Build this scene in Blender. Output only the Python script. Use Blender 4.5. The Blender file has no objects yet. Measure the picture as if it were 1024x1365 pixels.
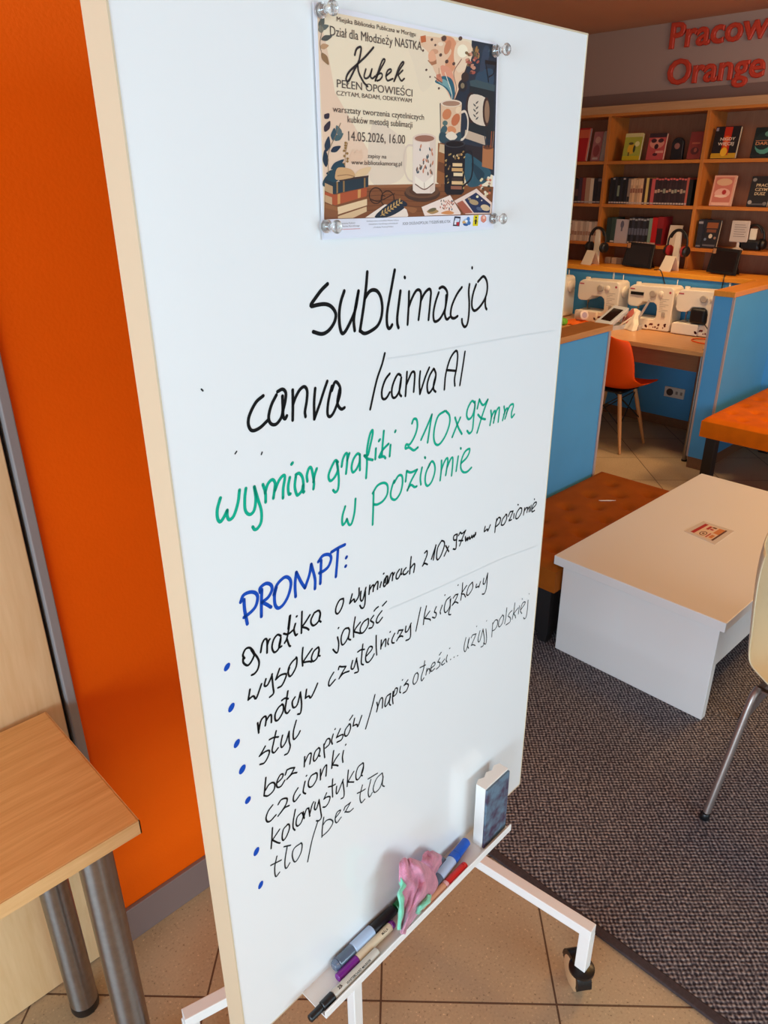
import bpy, bmesh, math, random
from mathutils import Vector, Matrix
random.seed(7)
C = bpy.context.scene.collection
SC = bpy.context.scene
PI = math.pi

# ---------------------------------------------------------------- camera
H = 1.72                                   # eye height of the phone
F_PX = 990.98                              # focal length for a 1024 px wide frame
PIT, ROL, YR, YW = (math.radians(a) for a in (24.3856, -0.3988, 45.7945, 43.5157))
def _room(v):                              # compass axes -> room axes (+X along the orange wall, +Y into it)
    a = Vector((math.sin(YR), math.cos(YR), 0)); b = Vector((-math.cos(YR), math.sin(YR), 0))
    return Vector((v.dot(a), v.dot(b), v.z))
_f = Vector((0, math.cos(PIT), -math.sin(PIT))); _r = Vector((1, 0, 0)); _u = Vector((0, math.sin(PIT), math.cos(PIT)))
CF = _room(_f)
CR = _room(math.cos(ROL) * _r + math.sin(ROL) * _u)
CU = _room(-math.sin(ROL) * _r + math.cos(ROL) * _u)
cam_d = bpy.data.cameras.new('camera'); cam = bpy.data.objects.new('camera', cam_d); C.objects.link(cam)
m = Matrix((CR, CU, -CF)).transposed().to_4x4(); m.translation = (0, 0, H)
cam.matrix_world = m
cam_d.sensor_fit = 'VERTICAL'; cam_d.sensor_height = 36.0
cam_d.lens = F_PX / 1365.0 * 36.0
cam_d.clip_start = 0.02
SC.camera = cam

# ---------------------------------------------------------------- world, light, exposure
SC.view_settings.view_transform = 'Standard'
SC.view_settings.look = 'None'
SC.view_settings.gamma = 1.0
SC.view_settings.exposure = 0.0
SC.view_settings.use_curve_mapping = False
w = bpy.data.worlds.new('sky'); SC.world = w; w.use_nodes = True
w.node_tree.nodes['Background'].inputs[0].default_value = (0.62, 0.80, 1.0, 1)
w.node_tree.nodes['Background'].inputs[1].default_value = 1.0

def area(name, loc, direction, sx, sy, power, col, spread=PI):
    l = bpy.data.lights.new(name, 'AREA'); l.shape = 'RECTANGLE'; l.size = sx; l.size_y = sy
    l.energy = power; l.color = col; l.spread = spread
    o = bpy.data.objects.new(name, l); C.objects.link(o); o.location = loc
    o.rotation_euler = Vector(direction).to_track_quat('-Z', 'Y').to_euler()
    return o
# daylight coming through the two windows behind the camera
area('daylight_side_window', (-4.36, -1.0, 1.34), (1, 0.02, -0.02), 3.6, 1.85, 262, (0.58, 0.82, 1.0), math.radians(150))
area('daylight_rear_window', (1.1, -3.36, 1.30), (-0.10, 1, 0.0), 2.5, 1.85, 64, (0.62, 0.86, 0.98), math.radians(140))
# warm lights out of view, no fixtures seen
area('fill_reading_corner', (2.9, 0.3, 2.64), (0, 0, -1), 0.6, 0.6, 9, (1.0, 0.54, 0.10), math.radians(130))  # added warm fill, stands in for orange bounce on the coffee table
area('lamp_workshop', (4.3, 2.4, 2.64), (0.32, 0.05, -1), 0.5, 0.5, 7.5, (1.0, 0.70, 0.40), math.radians(80))
area('fill_bench_corner', (4.5, 0.2, 2.45), (0.1, 0.25, -1), 0.5, 0.5, 42, (1.0, 0.60, 0.28))  # added out of view to brighten shelves, bench and ceiling
area('fill_entrance', (-0.9, -1.3, 2.64), (0, 0, -1), 0.6, 0.6, 12, (1.0, 0.58, 0.25), math.radians(130))  # added fill that warms the board top and the orange wall

# ---------------------------------------------------------------- where a pixel's line of sight meets a plane of the room
def ray(x, y): return CF + CR * ((x - 512) / F_PX) - CU * ((y - 682.5) / F_PX)
EYE = Vector((0, 0, H))
def zp(x, y, h): d = ray(x, y); return EYE + d * ((h - H) / d.z)
def xp(x, y, c): d = ray(x, y); return EYE + d * (c / d.x)
def yp(x, y, c): d = ray(x, y); return EYE + d * (c / d.y)
# whiteboard axes: W along the board, N out of its face
_w = _room(Vector((math.sin(YW), math.cos(YW), 0))); BWX = Vector((_w.x, _w.y, 0)); BN = Vector((_w.y, -_w.x, 0))
BD = 0.614
def bw(s, off, z): return BWX * s + BN * (off - BD) + Vector((0, 0, z))
def bsz(x, y, off=0.0):
    d = ray(x, y); t = (-(BD - off)) / BN.dot(d); p = EYE + d * t
    return p.dot(BWX), p.z

# ---------------------------------------------------------------- materials
def lin(c):
    out = []
    for v in c:
        v = v / 255.0
        out.append(v / 12.92 if v <= 0.04045 else ((v + 0.055) / 1.055) ** 2.4)
    return (*out, 1.0)
MATS = {}
def mat(name, col, rough=0.5, metal=0.0, noise=0.0, nscale=20.0, bump=0.0, bscale=200.0, coat=0.0, spec=0.5, trans=0.0, sheen=0.0):
    if name in MATS: return MATS[name]
    m = bpy.data.materials.new(name); m.use_nodes = True; nt = m.node_tree; b = nt.nodes['Principled BSDF']
    c = lin(col)
    b.inputs['Base Color'].default_value = c
    b.inputs['Roughness'].default_value = rough; b.inputs['Metallic'].default_value = metal
    b.inputs['Specular IOR Level'].default_value = spec
    b.inputs['Coat Weight'].default_value = coat
    b.inputs['Transmission Weight'].default_value = trans
    b.inputs['Sheen Weight'].default_value = sheen
    tc = nt.nodes.new('ShaderNodeTexCoord')
    if noise > 0:
        n = nt.nodes.new('ShaderNodeTexNoise'); n.inputs['Scale'].default_value = nscale; n.inputs['Detail'].default_value = 4
        r = nt.nodes.new('ShaderNodeValToRGB')
        r.color_ramp.elements[0].position = 0.3; r.color_ramp.elements[1].position = 0.7
        r.color_ramp.elements[0].color = (*[v * (1 - noise) for v in c[:3]], 1)
        r.color_ramp.elements[1].color = (*[min(1, v * (1 + noise)) for v in c[:3]], 1)
        nt.links.new(tc.outputs['Object'], n.inputs['Vector']); nt.links.new(n.outputs['Fac'], r.inputs['Fac'])
        nt.links.new(r.outputs['Color'], b.inputs['Base Color'])
    if bump > 0:
        n2 = nt.nodes.new('ShaderNodeTexNoise'); n2.inputs['Scale'].default_value = bscale; n2.inputs['Detail'].default_value = 2
        bp = nt.nodes.new('ShaderNodeBump'); bp.inputs['Strength'].default_value = bump; bp.inputs['Distance'].default_value = 0.002
        nt.links.new(tc.outputs['Object'], n2.inputs['Vector']); nt.links.new(n2.outputs['Fac'], bp.inputs['Height'])
        nt.links.new(bp.outputs['Normal'], b.inputs['Normal'])
    MATS[name] = m
    return m
def wood(name, c0, c1, axis='X', scale=1.0, rough=0.42, stretch=14.0, coat=0.0):
    if name in MATS: return MATS[name]
    m = bpy.data.materials.new(name); m.use_nodes = True; nt = m.node_tree; b = nt.nodes['Principled BSDF']
    tc = nt.nodes.new('ShaderNodeTexCoord'); mp = nt.nodes.new('ShaderNodeMapping')
    sc = {'X': (1, stretch, stretch), 'Y': (stretch, 1, stretch), 'Z': (stretch, stretch, 1)}[axis]
    mp.inputs['Scale'].default_value = [v * scale for v in sc]
    n = nt.nodes.new('ShaderNodeTexNoise'); n.inputs['Scale'].default_value = 3.0; n.inputs['Detail'].default_value = 6; n.inputs['Distortion'].default_value = 0.6
    n2 = nt.nodes.new('ShaderNodeTexNoise'); n2.inputs['Scale'].default_value = 14.0; n2.inputs['Detail'].default_value = 3
    mx = nt.nodes.new('ShaderNodeMath'); mx.operation = 'MULTIPLY_ADD'; mx.inputs[1].default_value = 0.65
    ml = nt.nodes.new('ShaderNodeMath'); ml.operation = 'MULTIPLY'; ml.inputs[1].default_value = 0.35
    r = nt.nodes.new('ShaderNodeValToRGB'); r.color_ramp.elements[0].position = 0.32; r.color_ramp.elements[1].position = 0.68
    r.color_ramp.elements[0].color = lin(c0); r.color_ramp.elements[1].color = lin(c1)
    L = nt.links.new
    L(tc.outputs['Object'], mp.inputs['Vector']); L(mp.outputs['Vector'], n.inputs['Vector']); L(mp.outputs['Vector'], n2.inputs['Vector'])
    L(n2.outputs['Fac'], ml.inputs[0]); L(n.outputs['Fac'], mx.inputs[0]); L(ml.outputs[0], mx.inputs[2]); L(mx.outputs[0], r.inputs['Fac'])
    L(r.outputs['Color'], b.inputs['Base Color'])
    b.inputs['Roughness'].default_value = rough; b.inputs['Coat Weight'].default_value = coat
    MATS[name] = m
    return m

# ---------------------------------------------------------------- mesh builder
def frame_of(d, up=(0, 0, 1)):
    d = Vector(d).normalized(); up = Vector(up)
    if abs(d.dot(up)) > 0.98: up = Vector((1, 0, 0))
    s = d.cross(up).normalized(); t = s.cross(d).normalized()
    return d, s, t
class MB:
    def __init__(self): self.v = []; self.f = []; self.m = []; self.mats = []
    def mi(self, mt):
        if mt is None: return 0
        if mt not in self.mats: self.mats.append(mt)
        return self.mats.index(mt)
    def add(self, vs, fs, mt=None):
        k = len(self.v); i = self.mi(mt); self.v += [tuple(p) for p in vs]
        for f in fs: self.f.append([a + k for a in f]); self.m.append(i)
        return self
    def box(self, lo, hi, mt=None, fn=None):
        x0, y0, z0 = lo; x1, y1, z1 = hi
        vs = [(x0, y0, z0), (x1, y0, z0), (x1, y1, z0), (x0, y1, z0), (x0, y0, z1), (x1, y0, z1), (x1, y1, z1), (x0, y1, z1)]
        if fn: vs = [fn(*p) for p in vs]
        fs = [(0, 3, 2, 1), (4, 5, 6, 7), (0, 1, 5, 4), (1, 2, 6, 5), (2, 3, 7, 6), (3, 0, 4, 7)]
        return self.add(vs, fs, mt)
    def bar(self, a, b, w, h, mt=None, up=(0, 0, 1)):       # rectangular bar from a to b
        a = Vector(a); b = Vector(b); d, s, t = frame_of(b - a, up)
        vs = []
        for p in (a, b):
            for i, j in ((-1, -1), (1, -1), (1, 1), (-1, 1)): vs.append(p + s * (i * w / 2) + t * (j * h / 2))
        return self.add(vs, [(0, 1, 2, 3), (7, 6, 5, 4), (0, 4, 5, 1), (1, 5, 6, 2), (2, 6, 7, 3), (3, 7, 4, 0)], mt)
    def tube(self, pts, r, mt=None, n=10, closed=False, caps=True):
        pts = [Vector(p) for p in pts]; N = len(pts); vs = []; fs = []
        rr = r if isinstance(r, (list, tuple)) else [r] * N
        ref = None
        for i, p in enumerate(pts):
            if closed: d = pts[(i + 1) % N] - pts[i - 1]
            else: d = pts[min(i + 1, N - 1)] - pts[max(i - 1, 0)]
            d.normalize()
            if ref is None: _, s, t = frame_of(d)
            else:
                s = ref - d * ref.dot(d); s.normalize(); t = s.cross(d)
            ref = s
            for k in range(n):
                a = 2 * PI * k / n; vs.append(p + s * (math.cos(a) * rr[i]) + t * (math.sin(a) * rr[i]))
        for i in range(N if closed else N - 1):
            j = (i + 1) % N
            for k in range(n):
                k2 = (k + 1) % n; fs.append((i * n + k, i * n + k2, j * n + k2, j * n + k))
        if caps and not closed:
            fs.append(tuple(range(n - 1, -1, -1))); fs.append(tuple((N - 1) * n + k for k in range(n)))
        return self.add(vs, fs, mt)
    def lathe(self, prof, base, axis=(0, 0, 1), n=24, mt=None, mts=None):   # prof: (radius, height along axis)
        base = Vector(base); d, s, t = frame_of(axis); vs = []; k0 = len(self.v)
        for r, h in prof:
            for k in range(n):
                a = 2 * PI * k / n; vs.append(base + d * h + (s * math.cos(a) + t * math.sin(a)) * max(r, 1e-5))
        self.v += [tuple(p) for p in vs]
        for i in range(len(prof) - 1):
            q = self.mi(mts[i] if mts else mt)
            for k in range(n):
                k2 = (k + 1) % n; self.f.append([k0 + i * n + k, k0 + i * n + k2, k0 + (i + 1) * n + k2, k0 + (i + 1) * n + k]); self.m.append(q)
        self.f.append([k0 + k for k in range(n - 1, -1, -1)]); self.m.append(self.mi(mts[0] if mts else mt))
        self.f.append([k0 + (len(prof) - 1) * n + k for k in range(n)]); self.m.append(self.mi(mts[-1] if mts else mt))
        return self
    def prism(self, poly, fn, d0, d1, mt=None):              # poly in 2D, fn(u,v,d) -> 3D, extruded from d0 to d1
        n = len(poly); vs = [fn(u, v, d0) for u, v in poly] + [fn(u, v, d1) for u, v in poly]
        fs = [tuple(range(n - 1, -1, -1)), tuple(range(n, 2 * n))] + [(i, (i + 1) % n, n + (i + 1) % n, n + i) for i in range(n)]
        return self.add(vs, fs, mt)
    def grid(self, P, mt=None, thick=None):                  # P[i][j] -> points
        a = len(P); b = len(P[0]); vs = [p for row in P for p in row]
        fs = [(i * b + j, i * b + j + 1, (i + 1) * b + j + 1, (i + 1) * b + j) for i in range(a - 1) for j in range(b - 1)]
        return self.add(vs, fs, mt)
def xf(loc, rz): return Matrix.Translation(Vector(loc)) @ Matrix.Rotation(rz, 4, 'Z')
INFO = {}
def mk(name, mb, mt=None, parent=None, world=True, bev=0.0, seg=2, smooth=40, solid=0.0, sub=0, fixn=True, origin=None):
    """one mesh object; world=True: the vertices are room coordinates, else coordinates of the parent"""
    vs = [Vector(p) for p in mb.v]
    if parent is not None and world:
        q = INFO[parent.name].inverted(); vs = [q @ p for p in vs]
    loc = Vector((0, 0, 0))
    if parent is None:
        if origin is not None: loc = Vector(origin)
        else:
            lo = [min(p[i] for p in vs) for i in range(3)]; hi = [max(p[i] for p in vs) for i in range(3)]
            loc = Vector(((lo[0] + hi[0]) / 2, (lo[1] + hi[1]) / 2, lo[2]))
        vs = [p - loc for p in vs]
    me = bpy.data.meshes.new(name); me.from_pydata([tuple(p) for p in vs], [], mb.f)
    ml = mb.mats if mb.mats else [mt]
    for q in ml: me.materials.append(q if q else mt)
    if mb.mats: me.polygons.foreach_set('material_index', mb.m)
    if fixn:
        bm = bmesh.new(); bm.from_mesh(me); bmesh.ops.recalc_face_normals(bm, faces=bm.faces); bm.to_mesh(me); bm.free()
    if smooth:
        me.polygons.foreach_set('use_smooth', [True] * len(me.polygons)); me.set_sharp_from_angle(angle=math.radians(smooth))
    me.update()
    o = bpy.data.objects.new(name, me); C.objects.link(o); o.location = loc
    INFO[o.name] = Matrix.Translation(loc)
    if parent is not None: o.parent = parent; INFO[o.name] = INFO[parent.name].copy()
    if solid:
        s = o.modifiers.new('thickness', 'SOLIDIFY'); s.thickness = solid; s.offset = 0
    if sub:
        s = o.modifiers.new('smooth', 'SUBSURF'); s.levels = sub; s.render_levels = sub
    if bev:
        b = o.modifiers.new('edge', 'BEVEL'); b.width = bev; b.segments = seg; b.limit_method = 'ANGLE'; b.angle_limit = math.radians(35)
    return o
def tag(o, label, cat, group=None, kind=None):
    o['label'] = label; o['category'] = cat
    if group: o['group'] = group
    if kind: o['kind'] = kind
    return o
def thing(name, label, cat, loc, rz=0.0, group=None):
    o = bpy.data.objects.new(name, None); C.objects.link(o); o.location = loc; o.rotation_euler = (0, 0, rz); o.empty_display_size = 0.05
    INFO[o.name] = xf(loc, rz)
    return tag(o, label, cat, group)
def struct(name, mb, mt, label=None, **k):
    o = mk(name, mb, mt, **k); o['kind'] = 'structure'
    o['label'] = label or name.replace('_', ' '); o['category'] = name.split('_')[0]
    return o

# flat strokes and lettering
def spline(pts, step=5):
    pts = [Vector(p) for p in pts]
    if len(pts) < 3: return pts
    P = [pts[0] * 2 - pts[1]] + pts + [pts[-1] * 2 - pts[-2]]; out = []
    for i in range(1, len(P) - 2):
        p0, p1, p2, p3 = P[i - 1:i + 3]
        for k in range(step):
            t = k / step
            out.append(0.5 * ((2 * p1) + (p2 - p0) * t + (2 * p0 - 5 * p1 + 4 * p2 - p3) * t * t + (3 * p1 - p0 - 3 * p2 + p3) * t ** 3))
    out.append(pts[-1]); return out
def ribbon(mb, pts, w, fn, mt=None):
    """pts 2D in plane metres, fn(u,v)->3D"""
    pts = [Vector(p) for p in pts]; q = [pts[0]]
    for p in pts[1:]:
        if (p - q[-1]).length > w * 0.12: q.append(p)
    pts = q
    def disc(c, r):
        vs = [fn(c.x + math.cos(2 * PI * k / 10) * r, c.y + math.sin(2 * PI * k / 10) * r) for k in range(10)]
        mb.add(vs, [tuple(range(10))], mt)
    if len(pts) == 1: disc(pts[0], w * 0.62); return
    vs = []; n = len(pts)
    for i, p in enumerate(pts):
        d = pts[min(i + 1, n - 1)] - pts[max(i - 1, 0)]; d.normalize(); s = Vector((-d.y, d.x)) * (w / 2)
        vs += [fn(p.x + s.x, p.y + s.y), fn(p.x - s.x, p.y - s.y)]
    mb.add(vs, [(2 * i, 2 * i + 1, 2 * i + 3, 2 * i + 2) for i in range(n - 1)], mt)
    disc(pts[0], w / 2); disc(pts[-1], w / 2)
_TXT = {}
def text_shape(s, bold=0.0, shear=0.0, extrude=0.0, bevel=0.0):
    key = (s, bold, shear, extrude, bevel)
    if key in _TXT: return _TXT[key]
    cu = bpy.data.curves.new('t', 'FONT'); cu.body = s; cu.size = 1.0; cu.offset = bold; cu.shear = shear; cu.resolution_u = 3; cu.extrude = extrude; cu.bevel_depth = bevel; cu.bevel_resolution = 0
    o = bpy.data.objects.new('t', cu); C.objects.link(o)
    dg = bpy.context.evaluated_depsgraph_get(); dg.update()
    me = bpy.data.meshes.new_from_object(o.evaluated_get(dg))
    vs = [tuple(v.co) for v in me.vertices]; fs = [tuple(p.vertices) for p in me.polygons]
    bpy.data.objects.remove(o); bpy.data.curves.remove(cu); bpy.data.meshes.remove(me)
    _TXT[key] = (vs, fs); return vs, fs
CAP = max(v[1] for v in text_shape('H')[0])
def text_on(mb, s, a, b, hvec, fn3, mt=None, bold=0.0):
    """lettering s: baseline from a to b (2D), cap height vector hvec (2D), fn3(u,v)->3D"""
    vs, fs = text_shape(s, bold); x0 = min(v[0] for v in vs); x1 = max(v[0] for v in vs)
    a = Vector(a); b = Vector(b); h = Vector(hvec)
    mb.add([fn3(*(a + (b - a) * ((v[0] - x0) / (x1 - x0)) + h * (v[1] / CAP))) for v in vs], fs, mt)

# ================================================================ THE ROOM
RX0, RX1, RY0, RY1, CEIL = -4.2, 5.78, -3.2, 4.6, 2.685
YO = 1.336                                 # face of the orange wall
def tile_material():
    m = bpy.data.materials.new('floor_tiles'); m.use_nodes = True; nt = m.node_tree; b = nt.nodes['Principled BSDF']; L = nt.links.new
    tc = nt.nodes.new('ShaderNodeTexCoord'); mp = nt.nodes.new('ShaderNodeMapping')
    a = math.radians(-44.22); mp.inputs['Rotation'].default_value = (0, 0, a)
    px, py = 1.026, 0.503
    rx, ry = px * math.cos(a) - py * math.sin(a), px * math.sin(a) + py * math.cos(a)
    mp.inputs['Location'].default_value = (-rx + 20.0, -ry + 20.0, 0)
    br = nt.nodes.new('ShaderNodeTexBrick'); br.offset = 0.0; br.squash = 1.0
    br.inputs['Scale'].default_value = 1.0; br.inputs['Brick Width'].default_value = 0.4; br.inputs['Row Height'].default_value = 0.4
    br.inputs['Mortar Size'].default_value = 0.0026; br.inputs['Mortar Smooth'].default_value = 0.2
    br.inputs['Color1'].default_value = lin((183, 161, 129)); br.inputs['Color2'].default_value = lin((178, 155, 124)); br.inputs['Mortar'].default_value = lin((92, 68, 50))
    n = nt.nodes.new('ShaderNodeTexNoise'); n.inputs['Scale'].default_value = 170; n.inputs['Detail'].default_value = 2
    n2 = nt.nodes.new('ShaderNodeTexNoise'); n2.inputs['Scale'].default_value = 3; n2.inputs['Detail'].default_value = 4
    r = nt.nodes.new('ShaderNodeValToRGB'); e = r.color_ramp.elements
    e[0].position = 0.27; e[0].color = (0.42, 0.38, 0.34, 1); e[1].position = 0.73; e[1].color = (1.6, 1.6, 1.55, 1)
    q = e.new(0.36); q.color = (0.95, 0.95, 0.95, 1); q = e.new(0.66); q.color = (1.03, 1.03, 1.03, 1)
    r2 = nt.nodes.new('ShaderNodeValToRGB'); r2.color_ramp.elements[0].position = 0.3; r2.color_ramp.elements[0].color = (0.88, 0.86, 0.84, 1); r2.color_ramp.elements[1].position = 0.7; r2.color_ramp.elements[1].color = (1.06, 1.05, 1.04, 1)
    x1 = nt.nodes.new('ShaderNodeMixRGB'); x1.blend_type = 'MULTIPLY'; x1.inputs[0].default_value = 1
    x2 = nt.nodes.new('ShaderNodeMixRGB'); x2.blend_type = 'MULTIPLY'; x2.inputs[0].default_value = 1
    L(tc.outputs['Object'], mp.inputs['Vector']); L(mp.outputs['Vector'], br.inputs['Vector']); L(tc.outputs['Object'], n.inputs['Vector']); L(tc.outputs['Object'], n2.inputs['Vector'])
    L(n.outputs['Fac'], r.inputs['Fac']); L(n2.outputs['Fac'], r2.inputs['Fac'])
    L(br.outputs['Color'], x1.inputs[1]); L(r.outputs['Color'], x1.inputs[2]); L(x1.outputs[0], x2.inputs[1]); L(r2.outputs['Color'], x2.inputs[2]); L(x2.outputs[0], b.inputs['Base Color'])
    bp = nt.nodes.new('ShaderNodeBump'); bp.inputs['Strength'].default_value = 0.4; bp.inputs['Distance'].default_value = 0.002; bp.invert = True
    L(br.outputs['Fac'], bp.inputs['Height']); L(bp.outputs['Normal'], b.inputs['Normal']); b.inputs['Roughness'].default_value = 0.55
    return m
M_tile = tile_material()
M_orange = mat('orange_wall_paint', (238, 94, 0), 0.6, spec=0.12, noise=0.04, nscale=3, bump=0.25, bscale=160)
M_wall = mat('wall_dim_warm_tint', (178, 146, 130), 0.8, bump=0.1)  # white wall browned: dim warm light put into the colour
M_white_wall = mat('white_wall_paint', (226, 222, 214), 0.8, bump=0.1)
M_ceil = mat('ceiling_dim_warm_tint', (208, 154, 120), 0.9, noise=0.03, nscale=2)  # tan tint carries the dim warm light on a white ceiling
M_base = mat('grey_plinth', (126, 108, 104), 0.5)
M_frame = mat('grey_door_frame', (140, 136, 136), 0.45)
M_dark = mat('dark_gap', (24, 20, 20), 0.8)
M_beech_v = wood('light_oak_door', (216, 178, 128), (229, 196, 150), 'Z', 1.0, 0.45, 10)
M_table = wood('beech_table_top', (212, 156, 92), (236, 188, 124), 'X', 1.3, 0.38, 16)
M_edge = wood('beech_edge', (206, 158, 100), (226, 182, 128), 'X', 1.3, 0.45, 10)
M_steel = mat('brushed_steel', (150, 145, 141), 0.27, 1.0, noise=0.08, nscale=60)
_b = M_steel.node_tree.nodes['Principled BSDF']; _b.inputs['Anisotropic'].default_value = 0.85; _b.inputs['Anisotropic Rotation'].default_value = 0.25; _b.inputs['Roughness'].default_value = 0.36
_tg = M_steel.node_tree.nodes.new('ShaderNodeTangent'); _tg.direction_type = 'RADIAL'; _tg.axis = 'Z'; M_steel.node_tree.links.new(_tg.outputs[0], _b.inputs['Tangent'])
M_chrome = mat('chrome', (190, 184, 178), 0.18, 1.0)
M_black = mat('black_plastic', (16, 16, 18), 0.4)
M_white = mat('white_plastic', (232, 230, 226), 0.4)

struct('floor', MB().box((RX0, RY0, -0.1), (RX1 + 0.2, RY1, 0.0)), M_tile, 'beige stone tile floor', smooth=0, origin=(0, 0, 0))
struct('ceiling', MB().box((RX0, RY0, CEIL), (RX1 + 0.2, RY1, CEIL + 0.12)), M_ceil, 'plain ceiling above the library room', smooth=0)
# orange wall (left of the board) with the door; its end turns the corner behind the whiteboard
WX = 1.40
DX0, DX1, DZ = -0.62, 0.388, 2.05          # door opening
ow = MB()
ow.box((DX1 + 0.018, YO, 0), (WX, YO + 0.14, CEIL)); ow.box((RX0, YO, 0), (DX0 - 0.018, YO + 0.14, CEIL)); ow.box((DX0 - 0.018, YO, DZ + 0.03), (DX1 + 0.018, YO + 0.14, CEIL))
struct('wall_left', ow, M_orange, 'bright orange painted wall', smooth=0)
struct('wall_behind', MB().box((WX - 0.14, YO + 0.14, 0), (WX, RY1, CEIL)), M_white_wall, 'wall turning away behind the whiteboard', smooth=0)
struct('baseboard_left', MB().box((DX1 + 0.018, YO - 0.012, 0), (WX + 0.012, YO, 0.105)).box((RX0, YO - 0.012, 0), (DX0 - 0.018, YO, 0.105)), M_base, 'grey plinth under the orange wall', smooth=0, bev=0.002)
d = struct('door_1', MB().box((DX0, YO + 0.004, 0.004), (DX1 - 0.008, YO + 0.05, DZ)), M_beech_v, 'light wood door beside the orange wall', smooth=0, bev=0.002)
fr = MB()
fr.box((DX1, YO - 0.008, 0), (DX1 + 0.018, YO + 0.14, DZ + 0.03)).box((DX0 - 0.018, YO - 0.008, 0), (DX0, YO + 0.14, DZ + 0.03)).box((DX0 - 0.018, YO - 0.008, DZ), (DX1 + 0.018, YO + 0.14, DZ + 0.03))
struct('trim_1', fr, M_frame, 'grey metal door frame on the orange wall', smooth=0, bev=0.002)
struct('trim_2', MB().box((DX1 - 0.009, YO + 0.018, 0), (DX1, YO + 0.06, DZ)), M_dark, 'dark gasket between door and frame', smooth=0)
struct('wall_far', MB().box((WX - 0.14, RY1, 0), (RX1 + 0.2, RY1 + 0.12, CEIL)), M_white_wall, 'wall at the far left of the workshop', smooth=0)
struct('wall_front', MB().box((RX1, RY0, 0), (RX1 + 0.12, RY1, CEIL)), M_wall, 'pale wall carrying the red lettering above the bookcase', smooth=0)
# window walls behind the camera
def window_wall(name, axis, c, a0, a1, w0, w1, n):
    z0, z1 = 0.38, 2.30; t = 0.14; s = -1
    mb = MB()
    def bx(lo, hi, mm=None, tgt=mb):
        if axis == 'x': tgt.box((c - t, lo[0], lo[1]), (c, hi[0], hi[1]), mm)
        else: tgt.box((lo[0], c - t, lo[1]), (hi[0], c, hi[1]), mm)
    bx((a0, 0), (a1, z0)); bx((a0, z1), (a1, CEIL)); bx((a0, z0), (w0, z1)); bx((w1, z0), (a1, z1))
    struct('wall_' + name, mb, M_white_wall, 'white window wall behind the viewer', smooth=0)
    f = MB(); g = MB()
    def fb(lo, hi):
        if axis == 'x': f.box((c - 0.10, lo[0], lo[1]), (c - 0.04, hi[0], hi[1]))
        else: f.box((lo[0], c - 0.10, lo[1]), (hi[0], c - 0.04, hi[1]))
    fb((w0, z0), (w1, z0 + 0.06)); fb((w0, z1 - 0.06), (w1, z1))
    for i in range(n + 1):
        q = w0 + (w1 - w0 - 0.06) * i / n; fb((q, z0), (q + 0.06, z1))
    if axis == 'x': g.box((c - 0.075, w0, z0), (c - 0.069, w1, z1))
    else: g.box((w0, c - 0.075, z0), (w1, c - 0.069, z1))
    wn = struct('window_%d' % (1 if axis == 'x' else 2), f, M_white, 'white framed window behind the viewer', smooth=0)
    mk('pane', g, M_glass_pane, wn, smooth=0)
M_glass_pane = bpy.data.materials.new('window_glass'); M_glass_pane.use_nodes = True
_nt = M_glass_pane.node_tree; _nt.nodes.remove(_nt.nodes['Principled BSDF'])
_t = _nt.nodes.new('ShaderNodeBsdfTransparent'); _g = _nt.nodes.new('ShaderNodeBsdfGlossy'); _g.inputs['Roughness'].default_value = 0.02
_mx = _nt.nodes.new('ShaderNodeMixShader'); _mx.inputs[0].default_value = 0.06
_nt.links.new(_t.outputs[0], _mx.inputs[1]); _nt.links.new(_g.outputs[0], _mx.inputs[2]); _nt.links.new(_mx.outputs[0], _nt.nodes['Material Output'].inputs[0])
window_wall('side', 'x', RX0, RY0, YO + 0.14, -2.8, 0.8, 4)
window_wall('rear', 'y', RY0, RX0, RX1, -0.25, 2.45, 3)

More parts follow.
